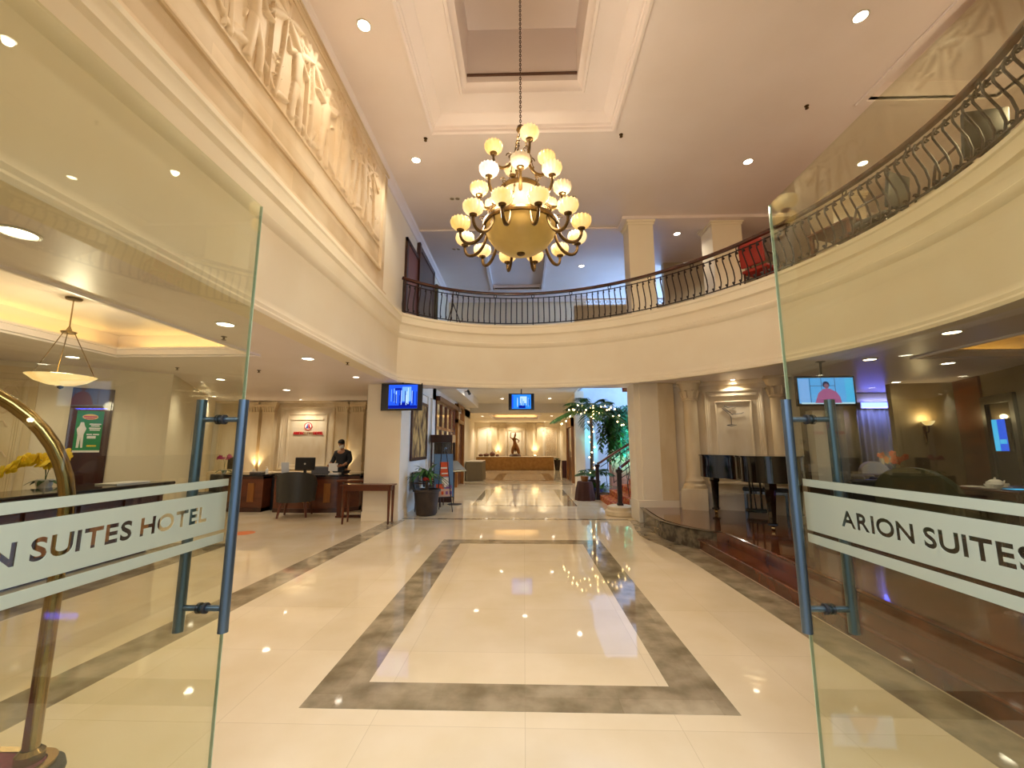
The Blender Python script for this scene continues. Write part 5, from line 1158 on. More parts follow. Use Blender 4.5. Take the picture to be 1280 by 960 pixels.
# tapestry
t = thing('tapestry', 'gold and brown tapestry of trees in a dark frame on the corridor wall', 'wall hanging', (-2.85, 11.5, 2.0))
m_tap = mat('tapestry_weave', 'd0a860', 0.85, col2='5c4020', nscale=3, ndetail=12, stretch=(1, 1.6, 0.9), contrast=(0.4, 0.62))
MB().box(-2.855, -2.83, 10.72, 12.3, 1.3, 2.76).build('weave', m_tap, t, world=True)
b = MB(); frame_loop(b, 10.66, 12.36, 1.24, 2.82, [(0, 0), (0, 0.05), (0.08, 0.05), (0.08, 0.0)], lambda a, c, h: (-2.858 + h, a, c)); b.build('frame', m_wood, t, world=True)
b = MB(); b.box(-2.86, -2.82, 12.45, 12.62, 0, 3.4); b.box(-2.86, -2.8, 13.3, 13.42, 0, 3.4); struct('trim_corridor_pilaster', b, m_paint_white)
# shop front
b = MB()
for y in (13.42, 14.3, 15.2, 16.1, 17.0): b.box(-2.86, -2.76, y - 0.04, y + 0.04, 0, 3.05)
for z in (0.03, 2.2, 3.05): b.box(-2.85, -2.77, 13.4, 17.0, z - 0.05, z + 0.05)
b.box(-2.88, -2.66, 13.38, 17.9, 3.05, 3.2); w2 = struct('window_2', b, m_wood_mid)
MB().box(-2.815, -2.805, 13.45, 17.0, 0.08, 3.0).build('shop_glass', m_glass_clear, w2)
b = MB(); b.box(-6.0, -5.85, 13.2, 19.5, 0, 3.1); b.box(-6.0, -2.86, 19.3, 19.45, 0, 3.1); b.box(-6, -2.86, 13.3, 19.4, 3.06, 3.12); struct('wall_shop', b, m_paint)
light('POINT', 'shop_light', (-4.2, 15.5, 2.5), 60, SOFT, size=0.2)
b = MB(); b.box(-4.9, -4.5, 13.6, 18.6, 0, 1.9); 
for k in range(5): b.box(-4.5, -4.3, 13.8 + k, 14.6 + k, 0.3, 1.7)
tag(b.build('shop_shelf', m_wood_mid), 'mahogany shelf unit inside the corridor shop', 'shelf unit')
t = thing('door_4', 'golden wooden door frame beyond the corridor shop', 'door', (-2.78, 18.3, 0)); t['kind'] = 'structure'
b = MB(); b.box(-2.85, -2.66, 17.1, 17.3, 0, 3.3); b.box(-2.85, -2.66, 18.9, 19.1, 0, 3.3); b.box(-2.85, -2.66, 17.1, 19.1, 2.55, 2.7); b.box(-2.85, -2.66, 17.1, 19.1, 3.2, 3.34); b.build('door_frame', m_wood_gold, t, world=True)
MB().box(-2.8, -2.77, 17.3, 18.9, 0.01, 2.55).build('door_leaf', m_wood_mid, t, world=True)
# bulkhead with three black spots
struct('ceiling_bulkhead', MB().box(-2.86, -2.15, 10.25, 20, 3.42, 3.79), m_paint_white)
def track_spot(y, lab):
    t = thing('track_spotlight', lab, 'spotlight', (-2.05, y, 3.6), R(20), 'black spotlights on the corridor bulkhead')
    MB().tube([(0, 0, 0.0), (-0.1, 0, 0.0)], 0.012, 8).build('bracket', m_black, t); MB().tube([(0.0, 0, 0.04), (0.03, -0.14, -0.1)], [0.04, 0.055], 14).build('lamp_head', m_black, t)
track_spot(12.0, 'black spotlight on the corridor bulkhead nearest the lobby'); track_spot(13.4, 'black spotlight on the corridor bulkhead between the other two'); track_spot(15.4, 'black spotlight on the corridor bulkhead farthest from the lobby')
# white wall lamp by the shop
t = thing('globe_lamp', 'glowing round lamp inside the shop window', 'lamp', (-3.3, 15.2, 2.6)); MB().ball((0, 0, 0), 0.14).build('globe', m_shade_bright, t); MB().tube([(0, 0, 0.13), (0, 0, 0.44)], 0.01, 8).build('rod', m_brass, t)

# ================================================================== FAR HALL
skirt_table('buffet_table', 'long buffet table with a pleated gold skirt across the far hall', -3.28, 2.0, 29.5, 30.3, 0.93, m_gold_cloth)
skirt_table('buffet_table', 'short table with a taupe pleated skirt at the shop end of the far hall', -2.75, -2.0, 20.3, 22.2, 0.92, m_grey_cloth)
for k, (x, r) in enumerate(((-3.0, 0.17), (-2.62, 0.2), (-2.2, 0.19), (-1.85, 0.13))):
    t = thing('serving_pot', ('low copper serving pot at the shop end of the long buffet', 'wide copper serving pot second from the shop end of the long buffet', 'tall dark serving pot with a lid on the long buffet', 'small copper serving pot nearest the statue on the long buffet')[k], 'serving pot', (x, 29.85, 0.932), group='serving pots on the long buffet')
    h = (0.16, 0.2, 0.3, 0.15)[k]; MB().lathe([(0, 0), (r * 0.7, 0), (r, h * 0.3), (r, h * 0.65), (r * 0.95, h * 0.7), (0, h * 0.7)], n=20).build('pot_body', m_copper, t); MB().lathe([(r * 0.98, h * 0.7), (r * 0.6, h * 0.95), (0.02, h), (0.03, h * 1.15), (0, h * 1.18)], n=20).build('lid', m_copper, t)
# dancer statue on the buffet
st = thing('dancer_statue', 'bronze statue of a dancer with one raised arm on the long buffet', 'statue', (-0.62, 29.95, 0.932))
MB().lathe([(0, 0), (0.42, 0), (0.42, 0.06), (0.34, 0.14), (0, 0.15)], n=28).build('base', m_wood, st)
JJ = [(0.02, 0, 0.85, 0.15, 0.13), (-0.03, 0, 1.02, 0.10, 0.09), (-0.06, 0, 1.18, 0.13, 0.09), (-0.03, 0, 1.3, 0.05, 0.05), (0.0, 0, 1.42, 0.09, 0.09), (0.02, 0, 1.56, 0.07, 0.06), (0.03, 0, 1.66, 0.02, 0.02),
      (-0.2, 0, 1.22, 0.045, 0.045), (-0.34, 0, 1.3, 0.036, 0.036), (-0.33, 0, 1.56, 0.03, 0.03), (-0.26, 0, 1.66, 0.02, 0.015), (0.12, 0, 1.2, 0.045, 0.045), (0.3, -0.05, 1.06, 0.036, 0.036), (0.16, -0.12, 0.94, 0.03, 0.03),
      (-0.12, 0, 0.6, 0.16, 0.13), (-0.2, 0, 0.36, 0.13, 0.11), (-0.16, 0, 0.14, 0.12, 0.1), (0.14, -0.05, 0.62, 0.16, 0.13), (0.24, -0.06, 0.36, 0.13, 0.12), (0.28, -0.05, 0.13, 0.14, 0.1)]
skin_body('figure', JJ, [(0, 1), (1, 2), (2, 3), (3, 4), (4, 5), (5, 6), (2, 7), (7, 8), (8, 9), (9, 10), (2, 11), (11, 12), (12, 13), (0, 14), (14, 15), (15, 16), (0, 17), (17, 18), (18, 19)], m_statue, st)
b = MB()
for k in range(9): a = -0.9 + k * 0.2; leaf_strip(b, (0.0 + 0.02 * k, -0.06, 0.82), (0.35 * math.sin(a * 2), -0.15, -1), 0.6, 0.06, 0.0)
b.build('sash', m_wood_gold, st)
# alcove decoration
b = MB(); YH = 31.0; fh = lambda a, c, h: (a, YH - h, c)
for x0, x1 in ((-2.35, -1.95), (-1.75, -1.35), (0.25, 0.65), (0.95, 1.35)): pilaster(b, x0, x1, 3.3, YH)
b.box(-2.5, 1.5, YH - 0.06, YH, 2.75, 3.2); struct('trim_hall_pilasters', b, m_travertine)
b = MB(); frame_loop(b, -1.2, 0.1, 0.95, 2.95, [(o * 1.6, h * 2.5) for o, h in PF], fh); frame_loop(b, -0.95, -0.15, 1.1, 2.7, [(o, h * 2) for o, h in PF], fh); frame_loop(b, -3.4, -2.6, 0.8, 3.0, [(o * 1.6, h * 3) for o, h in PF], fh); frame_loop(b, 1.5, 2.4, 0.8, 3.0, [(o * 1.6, h * 3) for o, h in PF], fh)
struct('trim_hall_panels', b, m_travertine_lt)
t = thing('carved_screen', 'pale lattice screen panel in the wall above the plant end of the buffet', 'screen panel', (1.95, 30.98, 1.9)); MB().box(1.6, 2.3, 30.975, 30.99, 0.9, 2.9).build('panel', m_lattice, t, world=True)
b = MB()
for i in range(9):
    b.tube([(1.6 + 0.7 * max(0, (i - 3) / 5.0) if i > 3 else 1.6, 30.965, 0.9 + (2.0 if i <= 3 else 0) * 0 + (0.5 * i if i <= 3 else 0)), (2.3, 30.965, min(2.9, 0.9 + 0.5 * i + 0.7))], 0.01, 4)
for z in np.arange(1.0, 2.9, 0.12): b.tube([(1.6, 30.967, z), (2.3, 30.967, z)], 0.008, 4)
for x in np.arange(1.62, 2.3, 0.12): b.tube([(x, 30.967, 0.9), (x, 30.967, 2.9)], 0.008, 4)
b.build('lattice', m_travertine_lt, t, world=True)
for x, lab in ((-1.85, 'warm uplight between the hall pilasters beside the serving pots'), (0.8, 'warm uplight between the hall pilasters beside the statue')):
    t = thing('ledge_uplight', lab, 'uplight', (x, 30.7, 0.9), group='uplights behind the long buffet')
    MB().box(-0.1, 0.1, -0.1, 0.1, -0.9, -0.02).build('pedestal', m_travertine, t); MB().lathe([(0, -0.02), (0.07, -0.02), (0.08, 0.08), (0, 0.08)], n=16).build('housing', m_trimring, t); MB().lathe([(0, 0.081), (0.07, 0.081), (0.07, 0.09), (0, 0.09)], n=16).build('lens', m_uplight, t)
    light('SPOT', 'uplight_spot', (0, 0, 0.14), 60, WARM, parent=t, size=0.05, rot=(R(180 - 6), 0, 0), angle=90)
t = thing('potted_plant', 'small leafy plant in a dark pot at the end of the long buffet', 'potted plant', (2.3, 29.9, 0)); MB().lathe([(0, 0), (0.15, 0), (0.24, 0.7), (0.2, 0.7), (0, 0.66)], n=20).build('pot', m_leaf if False else m_pot, t)
b = MB(); [leaf_strip(b, (0, 0, 0.66), (math.cos(k * 2.4), math.sin(k * 2.4), 1.2), 0.45, 0.07, 0.5) for k in range(18)]; b.build('foliage', m_leaf, t)
t = thing('wooden_plinth', 'dark wooden plinth beside the doorway on the palm side of the far hall', 'plinth', (2.15, 22.6, 0)); MB().box(-0.17, 0.17, -0.25, 0.25, 0, 0.85, bev=0.01).build('plinth_body', m_wood, t); MB().box(-0.19, 0.19, -0.27, 0.27, 0.85, 0.88, bev=0.008).build('plinth_top', m_wood, t)
t = thing('door_5', 'tall golden-brown doorway on the palm side of the far hall', 'door', (2.5, 22.2, 0)); t['kind'] = 'structure'
b = MB(); b.box(2.12, 2.25, 19.2, 19.4, 0, 2.9); b.box(2.12, 2.25, 21.4, 21.6, 0, 2.9); b.box(2.12, 2.25, 19.2, 21.6, 2.5, 2.9); b.build('door_frame', m_wood_gold, t, world=True); MB().box(2.2, 2.24, 19.4, 21.4, 0, 2.5).build('door_leaf', m_wood, t, world=True)

# ================================================================== ATRIUM: PALM, PLANTS, STAIRS
PX, PY = 2.36, 15.0
t = thing('palm_tree', 'slender indoor palm rising beside the staircase under the blue light', 'palm tree', (PX, PY, 0))
tr = bez((PX, PY, 0.1), (PX - 0.05, PY, 1.2), (PX + 0.06, PY, 2.0), (PX - 0.02, PY, 2.8), 14); MB().tube(tr, [0.07 - 0.002 * i for i in range(15)], 10).build('trunk', m_bark, t, world=True)
rp3 = random.Random(9)
def frond(b, p, ang, L, el, droop, w=0.3, n=16):
    d = Vector((math.cos(ang), math.sin(ang), el)).normalized(); pts = []
    for i in range(n + 1): f = i / n; pts.append(Vector(p) + d * L * f + Vector((0, 0, -droop * L * f * f)))
    b.tube(pts, [0.012 * (1 - 0.8 * i / n) for i in range(n + 1)], 5)
    for i in range(1, n + 1):
        tg = (pts[i] - pts[i - 1]).normalized(); sd = tg.cross(Vector((0, 0, 1))).normalized(); f = i / n; ll = w * math.sin(PI * min(1, 0.15 + f * 0.8)) + 0.08
        for s in (-1, 1):
            for q in (0, 0.5)[:1 if i % 2 else 2]: leaf_strip(b, pts[i] - tg * (L / n) * q, sd * s * 0.8 + tg * 0.7, ll, 0.026, 0.35 + 0.2 * rp3.random(), n=3)
for k in range(18):
    b = MB(); ang = k * 2.399 + 0.3; el = (2.2, 1.3, 0.8, 0.5, 1.0, 0.3)[k % 6]; frond(b, (PX - 0.02, PY, 2.76), ang, rp3.uniform(1.2, 1.5), el, 0.45 + 0.25 * rp3.random(), 0.42); b.build('frond', m_palm, t, world=True, recalc=False)
t2 = thing('potted_palm', 'low bushy palm at the foot of the tall palm trunk', 'palm', (PX - 0.05, 14.6, 0))
for k in range(11): b = MB(); frond(b, (PX - 0.05, 14.6, 0.55), k * 2.4, rp3.uniform(0.7, 0.95), 0.9 if k % 2 else 1.6, 0.5, 0.26, 10); b.build('frond', m_leaf, t2, world=True, recalc=False)
MB().lathe([(0, 0), (0.2, 0), (0.25, 0.45), (0.2, 0.5), (0, 0.5)], (PX - 0.05, 14.6, 0), 20).build('pot', m_pot, t2, world=True)
# fairy lights
t = thing('fairy_lights', 'string of small warm fairy lights wound round the palm', 'fairy lights', (PX, PY, 0)); wires = []
path_ = [Vector((PX + 0.09 * math.cos(i * 0.9), PY - 0.02 + 0.09 * math.sin(i * 0.9), 0.35 + i * 0.088)) for i in range(30)]
for k in range(6):
    a = R(-150 + 60 * k); 
    for j in range(7): path_.append(Vector((PX + math.cos(a) * (0.25 + 0.16 * j), PY - 0.2 + 0.6 * math.sin(a) * 0.5, 2.85 + 0.14 * math.sin(k * 2 + j) + 0.06 * j - 0.022 * j * j)))
MB().tube(path_[:30], 0.003, 4).build('wire', m_leaf, t, world=True)
bb = MB(); bb.ball((0, 0, 0), 0.024, n=8, m=6); b0 = None
for i, p in enumerate(path_[::1]):
    if i < 30 and i % 2: continue
    if b0 is None: b0 = bb.build('bulb', m_bulb, t); o = b0
    else: o = b0.copy(); COL.objects.link(o); o.parent = t
    o.location = (p.x - PX, p.y - PY, p.z)
# planting at the palm's foot
b = MB(); b.slab(rrect(1.98, 3.4, 13.9, 16.4, 0.3), [], 0.0, 0.16); struct('trim_planter_kerb', b, m_granite)
def bush(name, label, loc, r, m, n=60, cat='shrub', hz=0.8):
    t = thing(name, label, cat, loc); b = MB(); q = random.Random(int(loc[0] * 100))
    for k in range(n):
        a = q.uniform(0, 2 * PI); e = q.uniform(0.0, 1.4); rr_ = r * q.uniform(0.2, 0.75); leaf_strip(b, (rr_ * math.cos(a) * 0.6, rr_ * math.sin(a) * 0.6, r * 0.4 * q.random()), (math.cos(a), math.sin(a), e), r * q.uniform(0.5, 0.9), r * 0.13, 0.4, n=4)
    b.build('foliage', m, t, recalc=False); MB().tube([(0, 0, -0.0), (0, 0, r * 0.4)], 0.02, 6).build('stem', m_bark, t)
    return t
bush('green_shrub', 'bright green shrub at the corridor corner of the palm bed', (2.1, 14.2, 0.16), 0.3, m_leaf_lt); bush('violet_shrub', 'small violet-blue leaved shrub beside the bright green one', (2.35, 13.85, 0.16), 0.22, mat('violet_leaf', '3a3c78', 0.5))
bush('yellow_shrub', 'yellow-green spiky shrub behind the violet one in the palm bed', (2.45, 14.3, 0.16), 0.42, m_leaf_lt)
t = thing('draped_stand', 'low stand draped in dark brown cloth before the stair foot', 'draped stand', (1.85, 13.3, 0)); skn = []
vs = []; fs = []; n = 40
for z, rr_ in ((0.0, 0.34), (0.3, 0.3), (0.52, 0.26), (0.55, 0.24), (0.55, 0.0)):
    for i in range(n): a = 2 * PI * i / n; r2 = rr_ * (1 + (0.05 * math.cos(10 * a) if z < 0.5 else 0)); vs.append((r2 * math.cos(a) * 0.9, r2 * math.sin(a), z))
for k in range(4):
    for i in range(n): fs.append((k * n + i, k * n + (i + 1) % n, (k + 1) * n + (i + 1) % n, (k + 1) * n + i))
MB().add(vs, fs).build('cloth', mat('brown_cloth', '4a2a20', 0.9), t)
MB().lathe([(0, 0.0), (0.1, 0), (0.13, 0.16), (0, 0.16)], (0, 0, 0.551), 16).build('basket', m_wood_gold, t)
# staircase rising to the right
stt = thing('staircase', 'staircase with red patterned carpet rising beside the pillar', 'staircase', (3.0, 12, 0))
yA, yB = 10.75, 13.35
for i in range(12):
    x = 2.30 + i * 0.3; ya = yA + (0.0 if i > 1 else 0.0)
    b = MB(); b.box(x, 6.2, ya, yB, i * 0.16, (i + 1) * 0.16 - 0.012); b.build('carpeted_step', m_stair_red, stt, world=True)
b = MB(); b.slab([(2.2, yA - 0.06), (2.2, yA - 0.001), (6.2, yA - 0.001), (6.2, yA - 0.06)], [], 0, 0.06)
for i in range(12): x = 2.30 + i * 0.3; b.box(x - 0.02, x + 0.3, yA - 0.07, yA - 0.002, 0, (i + 1) * 0.16)
b.build('stone_stringer', m_travertine_lt, stt, world=True)
tag(MB().lathe([(0, 0), (0.34, 0), (0.36, 0.02), (0.36, 0.1), (0.33, 0.13), (0.3, 0.13), (0.3, 0.2), (0.26, 0.22), (0, 0.22)], (2.28, 10.45, 0), 40).build('newel_plinth', m_travertine), 'round two-tier stone plinth under the near newel post', 'plinth')
for yy_, xx0, z0_, lab in ((10.45, 2.28, 0.222, 'near wrought-iron stair railing with a mahogany handrail and a black newel on the round plinth'), (13.35, 2.25, 0.0, 'far wrought-iron stair railing with a mahogany handrail behind the carpeted steps')):
    t = thing('stair_railing', lab, 'stair railing', (xx0, yy_, z0_), group=None); yr = yy_ if yy_ > 12 else yy_
    b = MB(); b.box(xx0 - 0.05, xx0 + 0.05, yr - 0.05, yr + 0.05, z0_, 1.02, bev=0.008); b.box(xx0 - 0.07, xx0 + 0.07, yr - 0.07, yr + 0.07, 0.98, 1.06, bev=0.01); b.box(xx0 - 0.065, xx0 + 0.065, yr - 0.065, yr + 0.065, z0_, z0_ + 0.05); b.build('newel_post', m_iron, t, world=True)
    sl = 0.6
    hp_ = [(xx0, yr, 1.08), (xx0 + 0.1, yr + (0.15 if yy_ < 12 else 0), 1.12)] + [(xx0 + 0.1 + q * 0.4, yr + (0.33 if yy_ < 12 else 0), 1.14 + q * 0.4 * sl) for q in range(1, 9)]
    MB().tube(hp_, 0.036, 10).build('handrail', m_wood_mid, t, world=True)
    b = MB(); b.tube([(p[0], p[1], p[2] - 0.14) for p in hp_[1:]], 0.012, 6); b.tube([(p[0], p[1], p[2] - 0.86) for p in hp_[2:]], 0.012, 6); b.build('rails', m_iron, t, world=True)
    q_ = MB()
    for k in range(16):
        x = xx0 + 0.3 + k * 0.2; z = 1.14 + (x - xx0 - 0.1) * sl; y_ = yr + (0.33 if yy_ < 12 else 0)
        pb = MB(); pb.tube([(x, y_, z - 0.03), (x + 0.03, y_, z - 0.25), (x - 0.03, y_, z - 0.55), (x, y_, z - 0.88)], 0.011, 6); pb.tube([(x + 0.045 * math.cos(a), y_, z - 0.4 + 0.06 * math.sin(a)) for a in np.linspace(0, 2 * PI, 10, endpoint=False)], 0.007, 5, closed=True); pb.build('baluster', m_iron, t, world=True)
# climbing plants lit teal on a brick pier
b = MB(); b.box(3.3, 4.15, 16.4, 16.9, 0, 3.0); struct('pillar_brick', b, tiles(mat('salmon_brick', 'b98a72', 0.8, col2='a8745c', nscale=6), (0.25, 0.12), 0.008, axes='yz', off=0.5))
def vine(label, x0, x1, z0, z1, y, m, n, sd):
    t = thing('hanging_vine', label, 'vine', ((x0 + x1) / 2, y, z1)); q = random.Random(sd); b = MB(); s = MB()
    for k in range(n):
        x = q.uniform(x0, x1); zt = z1 - q.random() * 0.3; zb = q.uniform(z0, z0 + (z1 - z0) * 0.5); yy2 = y + q.uniform(-0.15, 0.15); s.tube([(x, yy2, zt), (x + q.uniform(-.1, .1), yy2, zb)], 0.006, 4)
        z = zt
        while z > zb:
            a = q.uniform(0, 2 * PI); leaf_strip(b, (x, yy2, z), (math.cos(a), math.sin(a) - 0.3, -0.3), q.uniform(0.14, 0.24), 0.045, 0.4, n=3); z -= 0.06
    b.build('foliage', m, t, world=True, recalc=False); s.build('stems', m_bark, t, world=True)
vine('curtain of hanging green vine beside the palm trunk', 2.75, 3.5, 1.0, 3.1, 15.6, m_palm, 26, 1)
vine('teal-lit hanging vine behind the stair railing', 3.4, 4.8, 0.9, 3.15, 15.9, m_vine, 46, 2)
light('SPOT', 'teal_floodlight', (3.9, 14.0, 0.5), 800, (0.15, 0.9, 0.85), size=0.1, rot=(R(118), 0, 0), angle=58)
light('POINT', 'stair_glow', (3.6, 14.2, 0.8), 22, (1.0, 0.55, 0.3), size=0.15)
b = MB()
for i in range(4): b.box(3.65 + 0.25 * i - 0.3, 6.0, 14.4, 15.5, 3.45 + 0.0 - 0.17 * i + 0.3, 3.63 - 0.17 * i + 0.3)
tag(b.build('upper_stair_flight', m_stair_red), 'underside of the upper red carpeted stair flight high beside the pillar', 'stair flight')

# ================================================================== PIANO ALCOVE
M = on_wall(AW0, AW1, 0, Zp, 0); fa = lambda a, c, h: M @ Vector((a, -h, c - Zp))
b = MB()
def half_column(b, s, r=0.15, zt=2.69):
    c = M @ Vector((s, -0.13, 0)); n = 28
    pr = [(r * 1.5, 0.42), (r * 1.5, 0.48), (r * 1.3, 0.52), (r * 1.35, 0.58), (r * 1.1, 0.62), (r * 1.02, 0.68), (r * 0.92, zt - 0.42), (r * 1.05, zt - 0.41), (r * 1.05, zt - 0.38), (r * 0.98, zt - 0.37), (r * 1.2, zt - 0.22), (r * 1.15, zt - 0.2), (r * 1.45, zt - 0.06), (r * 1.5, zt - 0.05)]
    b.lathe([(q, z) for q, z in pr], (c.x, c.y, c.z), n)
    b.box(s - 0.24, s + 0.24, -0.38, 0.05, zt - 0.05, zt, M=M); b.box(s - 0.25, s + 0.25, -0.40, 0.05, 0.0, 0.42, M=M)
    for k in range(8):
        a = 2 * PI * k / 8; b.tube([(c.x + r * 1.0 * math.cos(a), c.y + r * math.sin(a), c.z + zt - 0.36), (c.x + r * 1.3 * math.cos(a), c.y + r * 1.3 * math.sin(a), c.z + zt - 0.2), (c.x + r * 1.45 * math.cos(a), c.y + r * 1.45 * math.sin(a), c.z + zt - 0.23)], 0.028, 6)
half_column(b, 0.42); half_column(b, 2.06); struct('trim_alcove_columns', b, m_travertine)
b = MB(); b.box(0.0, 2.43, -0.1, 0.0, 0, 0.3, M=M); b.box(0.0, 2.43, -0.14, 0, 0.28, 0.34, M=M); b.box(0, 2.43, -0.06, 0, 2.6, 2.69, M=M)
frame_loop(b, 0.68, 1.82, Zp + 0.5, Zp + 2.5, [(o * 1.5, h * 2.4) for o, h in PF], fa); frame_loop(b, 0.9, 1.6, Zp + 0.6, Zp + 2.25, [(o * 0.6, h * 1.2) for o, h in PF], fa); b.box(0.8, 1.7, -0.05, 0, 2.36, 2.42, M=M)
struct('trim_alcove_panel', b, m_travertine_lt)
t = thing('glass_emblem', 'dark line emblem of a tilted cocktail glass on the alcove panel', 'emblem', tuple(M @ Vector((1.2, -0.02, 1.95))), M.to_euler().z); b = MB()
def ln(b, pts, r=0.006): b.tube([(x, 0, z) for x, z in pts], r, 5)
ln(b, [(-0.16, 0.16), (-0.02, 0.0), (0.0, -0.05), (0.0, -0.2)]); ln(b, [(-0.13, 0.17), (0.04, 0.0)]); ln(b, [(0.0, 0.02), (0.2, 0.03), (0.24, 0.05)]); ln(b, [(-0.09, -0.21), (0.0, -0.2), (0.1, -0.21), (0.0, -0.23), (-0.09, -0.21)])
ln(b, [(-0.12, 0.2), (-0.05, 0.16), (0.02, 0.18), (0.1, 0.15), (0.02, 0.13)]); ln(b, [(-0.1, 0.1), (0.0, 0.06)]); b.build('line_drawing', m_iron, t)

# grand piano (local: keyboard end at y=0, tail towards +y)
t = thing('grand_piano', 'black lacquered grand piano with closed lid on the wooden platform', 'piano', (4.40, 8.41, Zp), R(146))
t.scale = (1.1, 1.1, 1.12)
W_ = 0.745
def outline(e=0.0):
    p = [(-W_ - e, 0 - e), (W_ + e, 0 - e), (W_ + e, 0.55)] + [tuple(v[:2]) for v in bez((W_ + e, 0.55, 0), (W_ + e, 1.05, 0), (0.12 + e, 0.95, 0), (0.02 + e, 1.42, 0), 10)[1:]] + [tuple(v[:2]) for v in bez((0.02 + e, 1.42, 0), (-0.02 + e, 1.78 + e, 0), (-0.72 - e, 1.8 + e, 0), (-W_ - e, 1.35, 0), 10)[1:]]
    return p
MB().slab(outline(), [], 0.66, 1.0).build('case', m_lacquer, t, ang=30); MB().slab(outline(0.015), [], 1.002, 1.022).build('lid', m_lacquer, t, ang=30)
MB().box(-W_, W_, -0.22, 0.0, 0.62, 0.74, bev=0.01).build('keybed', m_lacquer, t); b = MB()
for k in range(52): b.box(-0.62 + k * 0.0238, -0.62 + k * 0.0238 + 0.0225, -0.2, -0.05, 0.742, 0.755)
b.build('white_keys', m_white, t); b = MB()
for k in range(51):
    if k % 7 not in (2, 6): b.box(-0.606 + k * 0.0238, -0.606 + k * 0.0238 + 0.012, -0.15, -0.05, 0.756, 0.768)
b.build('black_keys', m_black, t); b = MB(); b.box(-W_, -0.64, -0.23, 0, 0.74, 0.9, bev=0.02); b.box(0.64, W_, -0.23, 0, 0.74, 0.9, bev=0.02); b.build('cheek_blocks', m_lacquer, t)
for (lx, ly) in ((-0.62, 0.12), (0.62, 0.12), (-0.34, 1.38)):
    b = MB(); b.tube([(lx, ly, 0.67), (lx, ly, 0.56), (lx, ly, 0.54), (lx, ly, 0.12), (lx, ly, 0.07)], [0.085, 0.085, 0.07, 0.045, 0.05], 4 if False else 8); b.box(lx - 0.06, lx + 0.06, ly - 0.06, ly + 0.06, 0.07, 0.1, bev=0.008); lg = b.build('leg', m_lacquer, t)
    MB().tube([(lx - 0.02, ly, 0.035), (lx + 0.02, ly, 0.035)], 0.035, 14).build('caster', m_brass, lg)
b = MB()
for sx in (-0.08, 0.08): b.tube([(sx, 0.02, 0.66), (sx, 0.02, 0.12)], 0.016, 8)
b.box(-0.16, 0.16, -0.05, 0.09, 0.06, 0.12, bev=0.01); b.tube([(0, 0.05, 0.1), (0, 0.4, 0.66)], 0.01, 6); b.build('pedal_lyre', m_lacquer, t)
b = MB(); [b.box(sx - 0.02, sx + 0.02, -0.13, -0.05, 0.07, 0.08, bev=0.003) for sx in (-0.09, 0, 0.09)]; b.build('pedals', m_brass, t)
t = thing('piano_bench', 'black piano bench standing behind the grand piano', 'bench', (4.70, 8.62, Zp), R(150)); MB().box(-0.38, 0.38, -0.17, 0.17, 0.43, 0.5, bev=0.015).build('seat', m_leather, t); MB().box(-0.36, 0.36, -0.15, 0.15, 0.38, 0.43).build('apron', m_lacquer, t)
for sx in (-0.34, 0.34):
    for sy in (-0.13, 0.13): MB().box(sx - 0.022, sx + 0.022, sy - 0.022, sy + 0.022, 0, 0.4).build('leg', m_lacquer, t)

# ================================================================== LOUNGE ON THE RIGHT
sconce('lit wall sconce on the taupe lounge wall above the orange flowers', on_wall(SWL, SWR, 0.45, 2.05, 0), m_shade_bright, 7, WARM, m_wood)
sconce('lit wall sconce deep in the lounge niche beside the curtain', Matrix.Translation((8.2, 11.55, 2.0)), m_shade_bright, 5, WARM, m_wood)
def curtain(label, x0, x1, y, z0, z1, m, name='curtain'):
    b = MB(); n = int((x1 - x0) / 0.03); vs = []; fs = []
    for i in range(n + 1):
        x = x0 + (x1 - x0) * i / n
        for z, am in ((z1, 0.02), ((z0 + z1) / 2, 0.035), (z0, 0.045)): vs.append((x, y + am * math.sin(i * 1.25), z))
    for i in range(n):
        for k in range(2): fs.append((i * 3 + k, i * 3 + k + 1, (i + 1) * 3 + k + 1, (i + 1) * 3 + k))
    t = thing(name, label, 'curtain', ((x0 + x1) / 2, y, z0)); b.add(vs, fs).build('cloth', m, t, world=True, recalc=False, ang=80); MB().tube([(x0, y, z1 + 0.02), (x1, y, z1 + 0.02)], 0.015, 8).build('curtain_rail', m_iron, t, world=True)
curtain('grey pleated curtain at the back of the lounge niche', 8.75, 9.9, 11.4, Zp + 0.01, 2.72, m_curtain)
struct('trim_niche_pelmet', MB().box(7.25, 9.9, 11.25, 11.5, 2.74, 2.98), m_velvet)
t = thing('blue_light_strip', 'glowing blue light strip on the pelmet over the niche curtain', 'light strip', (9.2, 11.2, 2.66)); MB().box(-0.42, 0.42, 0.0, 0.04, -0.05, 0.07).build('light_tube', emit_mat('blue_led', '4050ff', 16, sample=True), t); MB().box(-0.44, 0.44, 0.04, 0.06, -0.07, 0.09).build('housing', m_trimring, t)
light('AREA', 'blue_strip_light', (0, -0.05, 0.0), 30, (0.25, 0.3, 1.0), parent=t, size=0.8, size_y=0.12, rot=(R(75), 0, 0))
struct('trim_white_pier', MB().box(5.62, 5.92, 8.42, 8.62, Zp, 2.3), m_paint_white)
